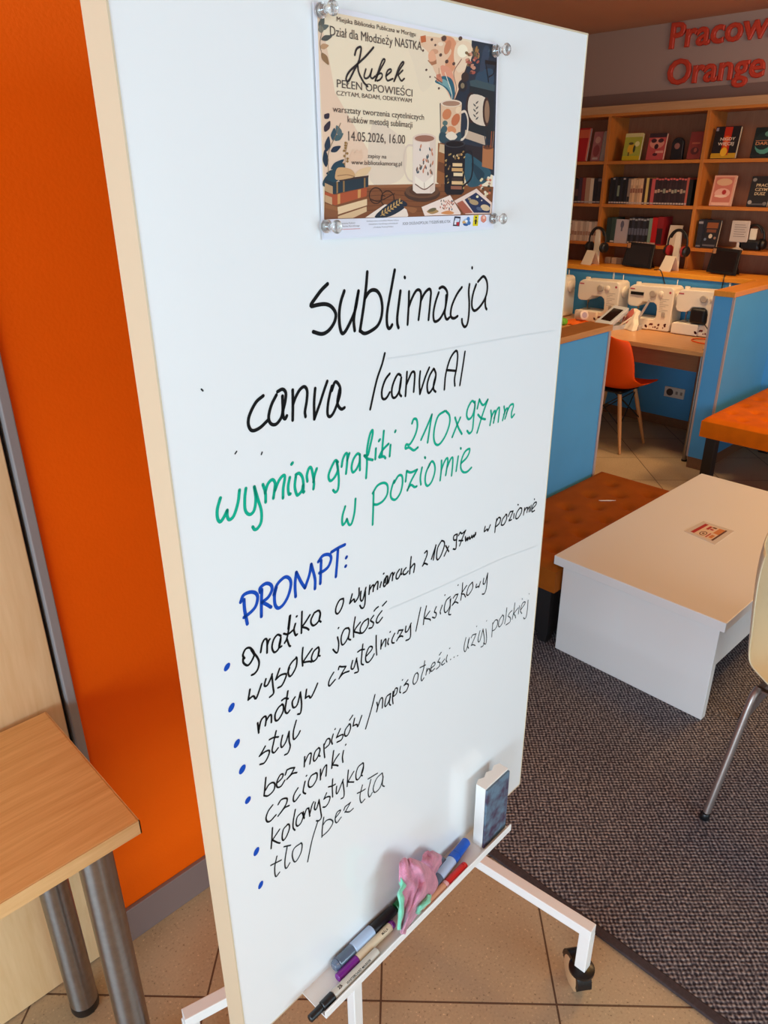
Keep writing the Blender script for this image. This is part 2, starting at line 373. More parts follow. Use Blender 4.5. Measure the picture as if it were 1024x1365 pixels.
# ---------------------------------------------------------------- carpet
def carpet_material():
    m = bpy.data.materials.new('woven_carpet'); m.use_nodes = True; nt = m.node_tree; b = nt.nodes['Principled BSDF']; L = nt.links.new
    tc = nt.nodes.new('ShaderNodeTexCoord'); sp = nt.nodes.new('ShaderNodeSeparateXYZ')
    n0 = nt.nodes.new('ShaderNodeTexNoise'); n0.inputs['Scale'].default_value = 45; n0.inputs['Detail'].default_value = 2
    vm = nt.nodes.new('ShaderNodeVectorMath'); vm.operation = 'MULTIPLY_ADD'; vm.inputs[1].default_value = (0.006, 0.006, 0)
    L(tc.outputs['Object'], n0.inputs['Vector']); L(n0.outputs['Color'], vm.inputs[0]); L(tc.outputs['Object'], vm.inputs[2]); L(vm.outputs[0], sp.inputs[0])
    def sine(o, k):
        a = nt.nodes.new('ShaderNodeMath'); a.operation = 'MULTIPLY'; a.inputs[1].default_value = k; L(o, a.inputs[0])
        s = nt.nodes.new('ShaderNodeMath'); s.operation = 'SINE'; L(a.outputs[0], s.inputs[0]); return s.outputs[0]
    k = 2 * PI / 0.0155
    p = nt.nodes.new('ShaderNodeMath'); p.operation = 'MULTIPLY'; L(sine(sp.outputs[0], k), p.inputs[0]); L(sine(sp.outputs[1], k), p.inputs[1])
    n = nt.nodes.new('ShaderNodeTexNoise'); n.inputs['Scale'].default_value = 130; n.inputs['Detail'].default_value = 3; L(tc.outputs['Object'], n.inputs['Vector'])
    a = nt.nodes.new('ShaderNodeMath'); a.operation = 'MULTIPLY_ADD'; a.inputs[1].default_value = 0.26; L(p.outputs[0], a.inputs[0]); L(n.outputs['Fac'], a.inputs[2])
    r = nt.nodes.new('ShaderNodeValToRGB'); e = r.color_ramp.elements
    e[0].position = 0.30; e[0].color = lin((50, 46, 51)); e[1].position = 0.80; e[1].color = lin((168, 159, 156)); q = e.new(0.52); q.color = lin((98, 92, 95))
    L(a.outputs[0], r.inputs['Fac']); L(r.outputs['Color'], b.inputs['Base Color']); b.inputs['Roughness'].default_value = 0.95; b.inputs['Specular IOR Level'].default_value = 0.1
    bp = nt.nodes.new('ShaderNodeBump'); bp.inputs['Strength'].default_value = 0.7; bp.inputs['Distance'].default_value = 0.004; L(a.outputs[0], bp.inputs['Height']); L(bp.outputs['Normal'], b.inputs['Normal'])
    return m
cx0, cx1, cy0, cy1 = 1.236, 3.75, -2.6, 1.62
rug = mk('carpet', MB().box((cx0 + 0.026, cy0, 0.0005), (cx1, cy1, 0.009)), carpet_material(), smooth=0, origin=(0, 0, 0))
tag(rug, 'dark brown grey woven carpet under the white coffee table', 'carpet')
mk('edge_binding', MB().box((cx0 + 0.001, cy0, 0.0005), (cx0 + 0.026, cy1, 0.010)), mat('carpet_binding', (62, 50, 50), 0.9, noise=0.2, nscale=120), rug, bev=0.003)

# ---------------------------------------------------------------- beech table on steel legs (left edge of the photo)
tb = thing('table', 'light beech table on thick steel tube legs against the door', 'table', (-0.4, 1.14, 0))
tz = 0.75; tx1, ty0 = 0.343, 0.938
mk('tabletop', MB().box((-1.1, ty0 + 0.002, tz - 0.028), (tx1 - 0.002, YO - 0.012, tz)), M_table, tb, smooth=0, bev=0.0015)
eb = MB().box((-1.1, ty0, tz - 0.0285), (tx1, ty0 + 0.002, tz - 0.0005)).box((tx1 - 0.002, ty0, tz - 0.0285), (tx1, YO - 0.012, tz - 0.0005))
mk('edge_band', eb, M_edge, tb, smooth=0)
for x, y in ((0.286, 1.022), (0.261, 1.256), (-1.02, 1.022), (-1.02, 1.258)):
    l = mk('leg', MB().lathe([(0.030, 0.022), (0.030, tz - 0.035)], (x, y, 0), n=40), M_steel, tb)
    mk('foot', MB().lathe([(0.029, 0.0), (0.0305, 0.006), (0.0305, 0.024)], (x, y, 0), n=40), M_black, l)
    mk('mounting_plate', MB().lathe([(0.036, tz - 0.036), (0.036, tz - 0.0285)], (x, y, 0), n=30), M_steel, l)

# ---------------------------------------------------------------- white coffee table
M_lam = mat('white_laminate', (226, 222, 218), 0.34)
ct = thing('coffee_table', 'low white panel coffee table on the carpet', 'coffee table', (2.78, 0.98, 0.009))
rot = math.radians(-0.9)
def ctp(x, y, z): return Vector((2.165 + x * math.cos(rot) - y * math.sin(rot), 0.675 + x * math.sin(rot) + y * math.cos(rot), z))
TL_, TW_ = 1.20, 0.648
mk('tabletop', MB().box((0, 0, 0.384), (TL_, TW_, 0.42), None, ctp), M_lam, ct, smooth=0, bev=0.002)
mk('side_panel', MB().box((0.022, 0.022, 0.010), (0.052, TW_ - 0.03, 0.384), None, ctp), M_lam, ct, smooth=0, bev=0.0015)
mk('side_panel', MB().box((TL_ - 0.052, 0.022, 0.010), (TL_ - 0.022, TW_ - 0.03, 0.384), None, ctp), M_lam, ct, smooth=0, bev=0.0015)
mk('stretcher', MB().box((0.052, 0.045, 0.18), (TL_ - 0.052, 0.07, 0.384), None, ctp), M_lam, ct, smooth=0)
# laminated notice on it
q = [zp(*p, 0.4205) for p in ((912, 708), (938, 695), (979, 708), (953, 726))]
cc = sum(q, Vector()) / 4
def cardp(u, v, z=0.4215): a = q[0].lerp(q[1], v); b = q[3].lerp(q[2], v); p = a.lerp(b, u); p.z = z; return p
cd = mk('notice_card', MB().prism([(0, 0), (1, 0), (1, 1), (0, 1)], lambda u, v, z: cardp(u, v, z), 0.4203, 0.4212), mat('clear_laminate', (214, 204, 196), 0.15, coat=0.5), smooth=0)
tag(cd, 'small laminated notice with red print lying on the white coffee table', 'card')
pr = MB(); cr_ = mat('card_red', (168, 36, 30), 0.5); cp_ = mat('card_paper', (216, 186, 160), 0.6); cb_ = mat('card_brown', (96, 56, 40), 0.6); co_ = mat('card_orange', (196, 118, 62), 0.6)
def crect(u0, v0, u1, v1, mm, z): pr.add([cardp(u0, v0, z), cardp(u1, v0, z), cardp(u1, v1, z), cardp(u0, v1, z)], [(0, 1, 2, 3)], mm)
crect(0.14, 0.12, 0.86, 0.88, cp_, 0.4214); crect(0.14, 0.12, 0.25, 0.88, cr_, 0.4216); crect(0.62, 0.5, 0.82, 0.86, co_, 0.4216); crect(0.80, 0.12, 0.86, 0.88, cb_, 0.4217)
pr.add([cardp(0.44 + 0.10 * math.cos(2 * PI * k / 16), 0.30 + 0.14 * math.sin(2 * PI * k / 16), 0.4216) for k in range(16)], [tuple(range(16))], cb_)
pr.add([cardp(0.44 + 0.075 * math.cos(2 * PI * k / 16), 0.30 + 0.105 * math.sin(2 * PI * k / 16), 0.4217) for k in range(16)], [tuple(range(16))], cp_)
pr.add([cardp(0.44 + 0.035 * math.cos(2 * PI * k / 16), 0.30 + 0.05 * math.sin(2 * PI * k / 16), 0.4218) for k in range(16)], [tuple(range(16))], cb_)
crect(0.34, 0.58, 0.42, 0.82, cr_, 0.4216); crect(0.44, 0.62, 0.54, 0.7, cr_, 0.4216); crect(0.44, 0.76, 0.56, 0.84, cb_, 0.4216); crect(0.58, 0.16, 0.62, 0.44, cr_, 0.4216); crect(0.66, 0.2, 0.76, 0.4, co_, 0.4216)
mk('print', pr, None, cd, smooth=0, fixn=False)

# ---------------------------------------------------------------- tufted benches
def tufted(name, label, x0, x1, y0, y1, z0, z1, step, col, legs_in, off=(0.0, 0.0)):
    b = thing(name, label, 'bench', ((x0 + x1) / 2, (y0 + y1) / 2, 0.0))
    mc = mat(name + '_velour_%d' % col[0], col, 0.85, noise=0.10, nscale=14, bump=0.12, bscale=300, spec=0.15)
    nx = int((x1 - x0) / 0.017); ny = int((y1 - y0) / 0.017)
    bt = []
    i = 0; yy = y0 + step * 0.5 + off[1]
    while yy < y1 - 0.03:
        xx = x0 + step * (0.5 if i % 2 else 1.0) + off[0] - step * 0.5
        while xx < x1 - 0.03:
            if xx > x0 + 0.06 and min(yy - y0, y1 - yy, x1 - xx) > 0.055: bt.append((xx, yy))
            xx += step
        yy += step * 0.5; i += 1
    def h(x, y):
        e = min(x - x0, x1 - x, y - y0, y1 - y); rnd = 0.0
        if e < 0.03: rnd = -0.022 * (1 - e / 0.03) ** 2
        v = 0.0
        for (a, c) in bt:
            d2 = (x - a) ** 2 + (y - c) ** 2
            if d2 < 0.014: v = min(v, -0.024 * math.exp(-d2 / 0.0006))
        return z1 + rnd + v
    P = [[Vector((x0 + (x1 - x0) * i / nx, y0 + (y1 - y0) * j / ny, 0)) for j in range(ny + 1)] for i in range(nx + 1)]
    for r in P:
        for p in r: p.z = h(p.x, p.y)
    s = MB().grid(P)
    rim = [P[i][0] for i in range(nx + 1)] + [P[nx][j] for j in range(1, ny + 1)] + [P[i][ny] for i in range(nx - 1, -1, -1)] + [P[0][j] for j in range(ny - 1, 0, -1)]
    low = [Vector((p.x, p.y, z0)) for p in rim]; n = len(rim)
    s.add(rim + low, [(i, (i + 1) % n, n + (i + 1) % n, n + i) for i in range(n)] + [tuple(range(n, 2 * n))])
    mk('cushion', s, mc, b, smooth=60)
    for (a, c) in bt:
        mk('button', MB().lathe([(0.011, -0.003), (0.010, 0.002), (0.004, 0.004)], (a, c, h(a, c) + 0.001), n=10), mc, b)
    return b
M_dleg = mat('black_wood_leg', (26, 22, 22), 0.5)
p1 = tufted('tufted_bench', 'brown tufted bench between the blue partition and the white coffee table', 2.16, 3.18, 1.30, 1.722, 0.27, 0.382, 0.19, (146, 74, 12), 0.02, (0.03, 0.0))
mk('skirt', MB().box((2.19, 1.33, 0.05), (3.15, 1.70, 0.27)), M_dleg, p1, smooth=0)
for x in (2.22, 3.12):
    for y in (1.36, 1.67): mk('leg', MB().box((x - 0.02, y - 0.02, 0.0095 if y < 1.6 else 0.0005), (x + 0.02, y + 0.02, 0.05)), M_dleg, p1, smooth=0)
p2 = tufted('tufted_bench', 'bright orange tufted bench with black legs at the right edge', 4.17, 5.19, 0.98, 1.665, 0.33, 0.445, 0.2, (206, 98, 0), 0.02)
for x, y in ((4.215, 1.60), (4.215, 1.03), (5.14, 1.60), (5.14, 1.03)):
    mk('leg', MB().box((x - 0.03, y - 0.03, 0.0005), (x + 0.03, y + 0.03, 0.33)), M_dleg, p2, smooth=0, bev=0.003)
# scrap of paper on the brown bench
c0 = zp(808, 667, 0.386)
sc_ = mk('paper_scrap', MB().prism([(-0.026, -0.010), (0.0, -0.020), (0.030, -0.004), (0.018, 0.016), (-0.012, 0.014)], lambda u, v, z: Vector((c0.x + u - v * 0.5, c0.y - u + v * 0.2, z)), 0.384, 0.386), mat('scrap_paper', (236, 228, 220), 0.7), smooth=0)
tag(sc_, 'tiny white scrap of paper on the brown tufted bench', 'paper')

# ---------------------------------------------------------------- blue partitions with wooden caps
M_blue = mat('blue_panel', (72, 152, 208), 0.6, noise=0.03, nscale=6)
M_cap = wood('honey_cap', (204, 124, 40), (222, 146, 56), 'X', 1.2, 0.4, 12)
M_capy = wood('honey_cap_long', (222, 138, 34), (238, 158, 48), 'Y', 1.2, 0.4, 12)
M_strip = mat('partition_edge_strip', (170, 150, 146), 0.5)
def partition(label, x0, x1, y0, y1, z1, zcap, over):
    t = thing('partition', label, 'partition', ((x0 + x1) / 2, (y0 + y1) / 2, 0))
    mk('panel', MB().box((x0, y0, 0.075), (x1, y1, zcap)), M_blue, t, smooth=0)
    mk('plinth', MB().box((x0 + 0.004, y0 + 0.004, 0.0005), (x1, y1 - 0.004, 0.075)), wood('brown_plinth', (118, 80, 54), (134, 94, 64), 'X', 1, 0.5), t, smooth=0)
    mk('cap', MB().box((x0 - over, y0 - over, zcap), (x1, y1 + over, z1)), M_cap, t, smooth=0, bev=0.002)
    for yy in (y0, y1):
        mk('corner_strip', MB().box((x0 - 0.003, yy - 0.006, 0.075), (x0 + 0.012, yy + 0.006, zcap)), M_strip, t, smooth=0)
    return t
# left panel: its visible end is towards +X
pl = thing('partition', 'blue partition panel with brown cap behind the brown tufted bench', 'partition', (2.5, 1.76, 0))
mk('panel', MB().box((1.70, 1.730, 0.0005), (3.125, 1.79, 1.068)), M_blue, pl, smooth=0)
mk('cap', MB().box((1.70, 1.722, 1.068), (3.135, 1.85, 1.095)), wood('brown_cap', (176, 120, 70), (192, 138, 84), 'X', 1.2, 0.45, 12), pl, smooth=0, bev=0.002)
mk('corner_strip', MB().box((3.113, 1.724, 0.0005), (3.129, 1.736, 1.068)), M_strip, pl, smooth=0)
partition('blue partition end with honey wood cap beside the orange bench', 4.50, 5.22, 1.735, 1.85, 1.098, 1.066, 0.004)

# ---------------------------------------------------------------- counter behind the desk
KX = 5.22
kt = thing('counter', 'blue fronted counter with honey wood top below the bookcase', 'counter', (KX + 0.13, 3.0, 0))
mk('front_panel', MB().box((KX, 0.6, 0.07), (KX + 0.03, RY1 - 0.01, 1.055)), M_blue, kt, smooth=0)
mk('plinth', MB().box((KX + 0.004, 0.6, 0.0005), (KX + 0.03, RY1 - 0.01, 0.07)), MATS['brown_plinth'], kt, smooth=0)
mk('top', MB().box((KX - 0.012, 0.6, 1.055), (KX + 0.262, RY1 - 0.01, 1.088)), M_capy, kt, smooth=0, bev=0.002)
# thin joint strips of the counter front
for px in (818, 975):
    yy = xp(px, 372, KX).y
    mk('joint_strip', MB().box((KX - 0.004, yy - 0.006, 0.75), (KX, yy + 0.006, 1.055)), M_white, kt, smooth=0)

# ---------------------------------------------------------------- sewing desk
DZ_ = 0.72
dk = thing('desk', 'wooden sewing desk with steel legs against the blue counter', 'desk', (4.87, 2.7, 0))
M_desk = wood('desk_top', (198, 138, 84), (216, 160, 104), 'Y', 1.2, 0.35, 14)
mk('desktop', MB().box((4.565, 1.875, DZ_ - 0.028), (KX - 0.004, 3.75, DZ_)), M_desk, dk, smooth=0, bev=0.002)
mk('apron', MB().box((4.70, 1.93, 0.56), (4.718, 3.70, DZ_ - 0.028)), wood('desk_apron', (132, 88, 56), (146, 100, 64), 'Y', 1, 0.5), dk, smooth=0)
for x, y in ((4.60, 1.905), (5.15, 1.905), (4.60, 3.71), (5.15, 3.71)):
    l = mk('leg', MB().lathe([(0.014, 0.012), (0.014, DZ_ - 0.028)], (x, y, 0), n=16), M_steel, dk)
    mk('foot', MB().lathe([(0.018, 0.0005), (0.018, 0.012)], (x, y, 0), n=16), M_black, l)
# double wall socket under the desk
so = mk('wall_socket', MB().box((KX - 0.012, 2.236, 0.222), (KX, 2.388, 0.298)), mat('socket_plate', (222, 206, 190), 0.4), bev=0.003, smooth=0)
tag(so, 'white double socket on the blue panel under the sewing desk', 'socket')
mk('outlet', MB().lathe([(0.026, 0), (0.026, 0.001), (0.0, 0.0012)], (KX - 0.0125, 2.345, 0.26), (-1, 0, 0), n=20), mat('socket_hole', (70, 48, 40), 0.6), so)
sm_ = MB().box((KX - 0.0135, 2.25, 0.25), (KX - 0.012, 2.266, 0.272)).box((KX - 0.0135, 2.285, 0.25), (KX - 0.012, 2.301, 0.272))
mk('data_port', sm_, mat('port_grey', (150, 132, 120), 0.5), so, smooth=0)

# ---------------------------------------------------------------- orange shell chair with wooden dowel legs
def shell_chair(name, label, loc, rz, M_shell, seat_z, back_h, wid, dep, legs, M_leg, rad):
    t = thing(name, label, 'chair', loc, rz)
    # local: +y is the direction the sitter faces; profile (y, z)
    prof = [(-dep * 0.52, seat_z + back_h), (-dep * 0.50, seat_z + back_h * 0.8), (-dep * 0.46, seat_z + back_h * 0.5), (-dep * 0.42, seat_z + back_h * 0.25), (-dep * 0.33, seat_z + back_h * 0.06), (-dep * 0.18, seat_z - 0.015), (0.0, seat_z - 0.012), (dep * 0.25, seat_z + 0.0), (dep * 0.42, seat_z + 0.004), (dep * 0.52, seat_z - 0.02)]
    hw = [0.30, 0.40, 0.455, 0.47, 0.49, 0.5, 0.5, 0.5, 0.48, 0.42]
    cs = spline([Vector((a, b)) for a, b in prof], 4); n = len(cs); ws = [Vector((h_, 0)) for h_ in hw]; ws = [p.x for p in spline(ws, 4)]
    P = []
    for i, p in enumerate(cs):
        row = []; k = i / (n - 1)
        lift = 0.05 * math.exp(-((k - 0.45) / 0.22) ** 2) + 0.02
        for j in range(13):
            u = -1 + 2 * j / 12; x = u * ws[i] * wid; e = abs(u) ** 3
            q_ = min(1, max(0, (k - 0.25) / 0.3)); q_ = q_ * q_ * (3 - 2 * q_); fwd = 0.045 * e * (1 - q_); zz = lift * e * q_
            arch = -0.05 * u * u if i == 0 else (-0.02 * u * u if i == 1 else 0)
            row.append(Vector((x, p.x + fwd, p.y + zz + arch)))
        P.append(row)
    mk('seat_shell', MB().grid(P), M_shell, t, world=False, smooth=60, solid=0.007, sub=1, fixn=False)
    return t
M_och = mat('orange_shell_plastic', (238, 78, 0), 0.5, spec=0.25)
M_dowel = wood('pale_dowel', (186, 132, 84), (204, 150, 100), 'Z', 1, 0.5)
oc = shell_chair('shell_chair', 'orange plastic shell chair on wooden dowel legs at the sewing desk', (4.577, 2.455, 0), math.radians(-90), M_och, 0.43, 0.36, 0.46, 0.44, None, None, None)
fl = [(-0.19, -0.165), (0.19, -0.165), (0.19, 0.165), (-0.19, 0.165)]; tp = [(-0.10, -0.10), (0.10, -0.10), (0.10, 0.10), (-0.10, 0.10)]
for (a, b), (c, e) in zip(fl, tp):
    mk('leg', MB().tube([(a, b, 0.0), ((a + c) / 2, (b + e) / 2, 0.2), (c, e, 0.40)], [0.009, 0.014, 0.013], n=12), M_dowel, oc, world=False)
br_ = MB()
for i in range(4):
    j = (i + 1) % 4
    lo_ = lambda k, f: Vector((fl[k][0] + (tp[k][0] - fl[k][0]) * f, fl[k][1] + (tp[k][1] - fl[k][1]) * f, 0.4 * f))
    br_.tube([lo_(i, 0.45), lo_(j, 0.93)], 0.004, n=6).tube([lo_(j, 0.45), lo_(i, 0.93)], 0.004, n=6)
br_.box((-0.12, -0.12, 0.392), (0.12, 0.12, 0.402))
mk('wire_brace', br_, M_black, oc, world=False)

# ---------------------------------------------------------------- pale plastic chair, right edge
M_pch = mat('cream_shell_plastic', (204, 186, 150), 0.35)
wc = shell_chair('plastic_chair', 'cream plastic chair on grey metal legs at the right edge of the carpet', (2.055, 0.335, 0.009), math.radians(180 - 6), M_pch, 0.425, 0.40, 0.43, 0.46, None, None, None)
ql = INFO[wc.name].inverted()
f1 = ql @ Vector((1.778, 0.501, 0.009)); f2 = ql @ Vector((2.294, 0.597, 0.009))
M_cleg = mat('grey_tube', (150, 136, 130), 0.35, 0.7)
for f_, top_ in ((f1, (0.15, -0.13, 0.40)), (f2, (-0.15, -0.13, 0.40)), (Vector((0.25, 0.22, 0)), (0.15, 0.12, 0.405)), (Vector((-0.25, 0.22, 0)), (-0.15, 0.12, 0.405))):
    f_ = Vector(f_); tpv = Vector(top_); md = f_.lerp(tpv, 0.88); md.z = 0.40
    l = mk('leg', MB().tube(spline([f_ + Vector((0, 0, 0.005)), f_.lerp(md, 0.5), f_.lerp(md, 0.92), tpv], 5), 0.0105, n=14), M_cleg, wc, world=False)
    mk('foot', MB().lathe([(0.011, 0.0), (0.014, 0.004), (0.0135, 0.02), (0.011, 0.024)], f_, n=14), M_black, l, world=False)
mk('under_frame', MB().tube([(0.15, -0.13, 0.40), (0.15, 0.12, 0.405), (-0.15, 0.12, 0.405), (-0.15, -0.13, 0.40)], 0.009, n=8, closed=True), M_cleg, wc, world=False)

# ================================================================ THE WHITEBOARD
BS0, BS1, BZ0, BZ1 = 0.345, 1.056, 0.5495, 1.893
M_board = mat('glossy_white_board', (238, 240, 240), 0.22, coat=0.35, spec=0.5)
M_wmetal = mat('white_powder_metal', (236, 234, 230), 0.38)
wb = thing('whiteboard', 'tall white mobile whiteboard covered in handwritten notes', 'whiteboard', bw(0.70, -0.1, 0.0))
mk('board_panel', MB().box((BS0 + 0.0015, -0.037, BZ0 + 0.0015), (BS1 - 0.0015, 0.0, BZ1 - 0.0015), None, lambda s, o, z: bw(s, o, z)), M_board, wb, smooth=0)
e = MB(); g = lambda s, o, z: bw(s, o, z)
e.box((BS0 - 0.0005, -0.039, BZ0), (BS0 + 0.0015, 0.0006, BZ1), None, g).box((BS1 - 0.0015, -0.039, BZ0), (BS1 + 0.0005, 0.0006, BZ1), None, g)
e.box((BS0, -0.039, BZ0 - 0.0005), (BS1, 0.0006, BZ0 + 0.0015), None, g).box((BS0, -0.039, BZ1 - 0.0015), (BS1, 0.0006, BZ1 + 0.0005), None, g)
mk('edge_frame', e, mat('cream_edge', (212, 194, 164), 0.3), wb, smooth=0)
# tray
TZ = 0.5505; T0, T1 = 0.453, 0.943
t = MB()
pf = [(0.0, TZ - 0.0), (0.0, TZ + 0.0015), (0.0525, TZ + 0.0015), (0.0525, TZ + 0.0135), (0.0545, TZ + 0.0145), (0.0555, TZ + 0.013), (0.0555, TZ - 0.001), (0.054, TZ - 0.0015)]
t.prism(pf, lambda a, b, d: bw(d, a, b), T0, T1)
mk('marker_tray', t, M_wmetal, wb, smooth=0)
# stand
mk('post', MB().box((0.668, -0.138, 0.03), (0.692, -0.115, 1.55), None, g), M_wmetal, wb, smooth=0, bev=0.002)
mk('bracket', MB().box((0.60, -0.115, 1.36), (0.80, -0.037, 1.40), None, g).box((0.60, -0.115, 0.72), (0.80, -0.037, 0.76), None, g), M_wmetal, wb, smooth=0)
AH = 0.21
q1 = zp(791, 1243, AH); s1, o1 = q1.dot(BWX), q1.dot(BN) + BD
q2 = zp(245, 1358, AH); s2, o2 = q2.dot(BWX), q2.dot(BN) + BD
q3 = zp(310, 1323.5, AH); s3, o3 = q3.dot(BWX), q3.dot(BN) + BD
ob = o3 + (o3 - o2) / (s3 - s2) * (0.683 - s3)
foot = MB(); A_ = 0.026
foot.bar(bw(s1 - 0.034, -0.345, AH), bw(s1, o1, AH), A_, A_)
foot.bar(bw(s1, o1 - A_ / 2, AH - A_ / 2), bw(s1, o1 - A_ / 2, 0.088), A_, A_, up=tuple(BN))
mk('foot_bar', foot, M_wmetal, wb, smooth=0, bev=0.0015)
foot = MB()
foot.bar(bw(s2, o2, AH), bw(0.683, ob, AH), A_, A_).bar(bw(0.683, ob, AH), bw(s1 - 0.034, -0.345, AH), A_, A_)
foot.bar(bw(s2 + A_ / 2, o2, AH - A_ / 2), bw(s2 + A_ / 2, o2, 0.088), A_, A_, up=tuple(BN))
foot.bar(bw(s1 - 0.034, -0.345 + A_ / 2, AH - A_ / 2), bw(s1 - 0.034, -0.345 + A_ / 2, 0.088), A_, A_, up=tuple(BN))
mk('rear_bar', foot, M_wmetal, wb, smooth=0, bev=0.0015)
mk('post_foot', MB().bar(bw(0.68, -0.127, AH), bw(0.68, ob, AH), A_ * 0.9, A_ * 0.9), M_wmetal, wb, smooth=0)
M_tyre = mat('caster_black', (14, 14, 16), 0.3); M_hub = mat('caster_tan', (196, 158, 116), 0.5)
def caster(s, o, ang):
    c = bw(s, o, 0); d = (BWX * math.cos(ang) + BN * math.sin(ang)); n_ = Vector((-d.y, d.x, 0)); wc_ = c + d * 0.020 + Vector((0, 0, 0.0408))
    h = MB().lathe([(0.022, 0.070), (0.029, 0.075), (0.029, 0.082), (0.015, 0.088)], c, n=24)
    h.lathe([(0.012, 0.04), (0.012, 0.08)], c, n=16)
    for k in (-1, 1):                                   # hood cheeks
        pts = [(0.043 * math.cos(a), 0.043 * math.sin(a)) for a in [PI * i / 10 * 1.0 - 0.1 for i in range(12)]]
        pts += [(-0.030, -0.004), (-0.012, 0.006), (0.012, 0.002)]
        h.prism(pts, lambda u, v, dd: wc_ + d * u + Vector((0, 0, v)) + n_ * dd, k * 0.0135, k * 0.0165)
    pts = [(0.047 * math.cos(PI * i / 12), 0.047 * math.sin(PI * i / 12)) for i in range(13)] + [(0.0435 * math.cos(PI * i / 12), 0.0435 * math.sin(PI * i / 12)) for i in range(12, -1, -1)]
    h.prism(pts, lambda u, v, dd: wc_ + d * u + Vector((0, 0, v)) + n_ * dd, -0.0165, 0.0165)
    p = mk('caster', h, M_tyre, wb)
    mk('wheel', MB().lathe([(0.031, -0.0185), (0.0402, -0.014), (0.0402, 0.014), (0.031, 0.0185)], wc_, n_, n=30, mts=[M_hub, M_tyre, M_hub, M_hub]), None, p)
caster(s1, o1 - A_ / 2, math.radians(-52)); caster(s2 + A_ / 2, o2, math.radians(-60)); caster(s1 - 0.034, -0.33, math.radians(200))

# ---------------------------------------------------------------- handwriting
INK = {'k': mat('black_ink', (10, 10, 12), 0.6, spec=0.2), 'g': mat('green_ink', (0, 170, 138), 0.6, spec=0.2), 'b': mat('blue_ink', (14, 74, 178), 0.6, spec=0.2), 'd': mat('thin_black_ink', (44, 48, 50), 0.6, spec=0.2)}
def ink_pt(s, z): return bw(s, 0.0003, z)
def strokes(mb, x0, y0, sc, w, data):
    for st in data.split(';'):
        nums = [tuple(float(a) for a in p.split(',')) for p in st.split()]
        if not nums: continue
        pp = [Vector(bsz(x0 + a / sc, y0 + b / sc, 0.0009)) for a, b in nums]
        ribbon(mb, spline(pp, 4), w, ink_pt)
def line_of(name, ink, parts, label=None):
    for p in parts:
        mb = MB(); strokes(mb, *p)
        o = mk(name, mb, INK[ink], wb, smooth=0, fixn=False)
        if label: o['label'] = label
line_of('handwritten_heading', 'k', [
 (410, 350, 7.877, .0044, "215,225 150,290 90,370 45,435 45,460 110,445 190,437 250,460 290,510 302,560 285,630 240,700 190,740 140,750 65,728; 390,300 355,410 338,520 340,640 355,720 375,745 410,710 470,590 510,480 540,300; 540,300 510,460 492,580 492,650 500,715; 632,100 620,250 600,420 580,560 555,720; 555,715 600,745 660,725 735,670 775,590 790,480 775,370 740,305 695,288 650,310 605,380; 920,80 885,270 850,460 838,560 840,650 855,690 875,685 893,655; 980,300 965,420 948,560 948,640 960,685"),
 (530, 345, 7.877, .0038, "79,192 83,200; 125,345 122,480 110,690; 125,500 150,430 190,350 222,325 248,350 250,430 225,640; 250,440 290,360 335,318 355,345 350,430 330,640; 445,310 480,295 515,325 528,380 510,500 500,570 512,625 530,635 548,618; 437,355 405,450 382,560 385,640 405,660 450,630 495,550 510,490 515,385; 680,300 630,370 580,480 562,570 570,615 600,625 635,603; 760,268 752,350 758,470 752,600 735,690 708,715 685,680 680,635; 788,92 789,98; 850,240 905,185 940,230 948,310 930,400 880,490 820,545 790,520 785,450 800,360 830,270; 930,400 925,460 930,510 940,530")])
line_of('handwritten_note', 'k', [
 (320, 490, 6.827, .0040, "215,258 150,315 95,420 78,500 95,560 130,575 190,545 255,482; 335,250 290,340 265,440 275,500 310,522 350,500 390,420 390,260; 345,220 390,198 420,230 415,310 395,400 400,455 415,468 430,440; 483,205 485,340 483,480; 485,340 510,270 550,200 590,175 615,215 610,310 595,400 600,448; 688,190 678,320 680,470; 680,470 730,330 765,220 798,125; 840,210 870,130 910,170 915,240 885,340 850,420 820,448 800,420 805,330 820,250 840,170; 910,200 890,310 905,360 930,380 955,365"),
 (485, 455, 6.827, .0034, "195,110 170,210 120,360 62,620; 240,295 200,350 170,440 170,510 190,528 215,510 240,465; 340,310 315,300 285,350 260,430 262,500 285,515 315,480 335,420 345,330; 345,330 330,430 330,480 345,500; 397,280 392,370 383,498; 390,400 415,340 440,285 462,280 468,320 458,460; 518,275 510,370 515,480; 515,480 540,400 570,310 600,240; 640,250 605,310 582,390 585,455 600,470 630,430 650,370 660,300 645,255; 660,310 640,390 640,440 658,460; 737,440 750,300 790,160 840,88 858,120 850,230 830,340 833,405; 757,262 845,270; 925,95 905,230 878,400")])
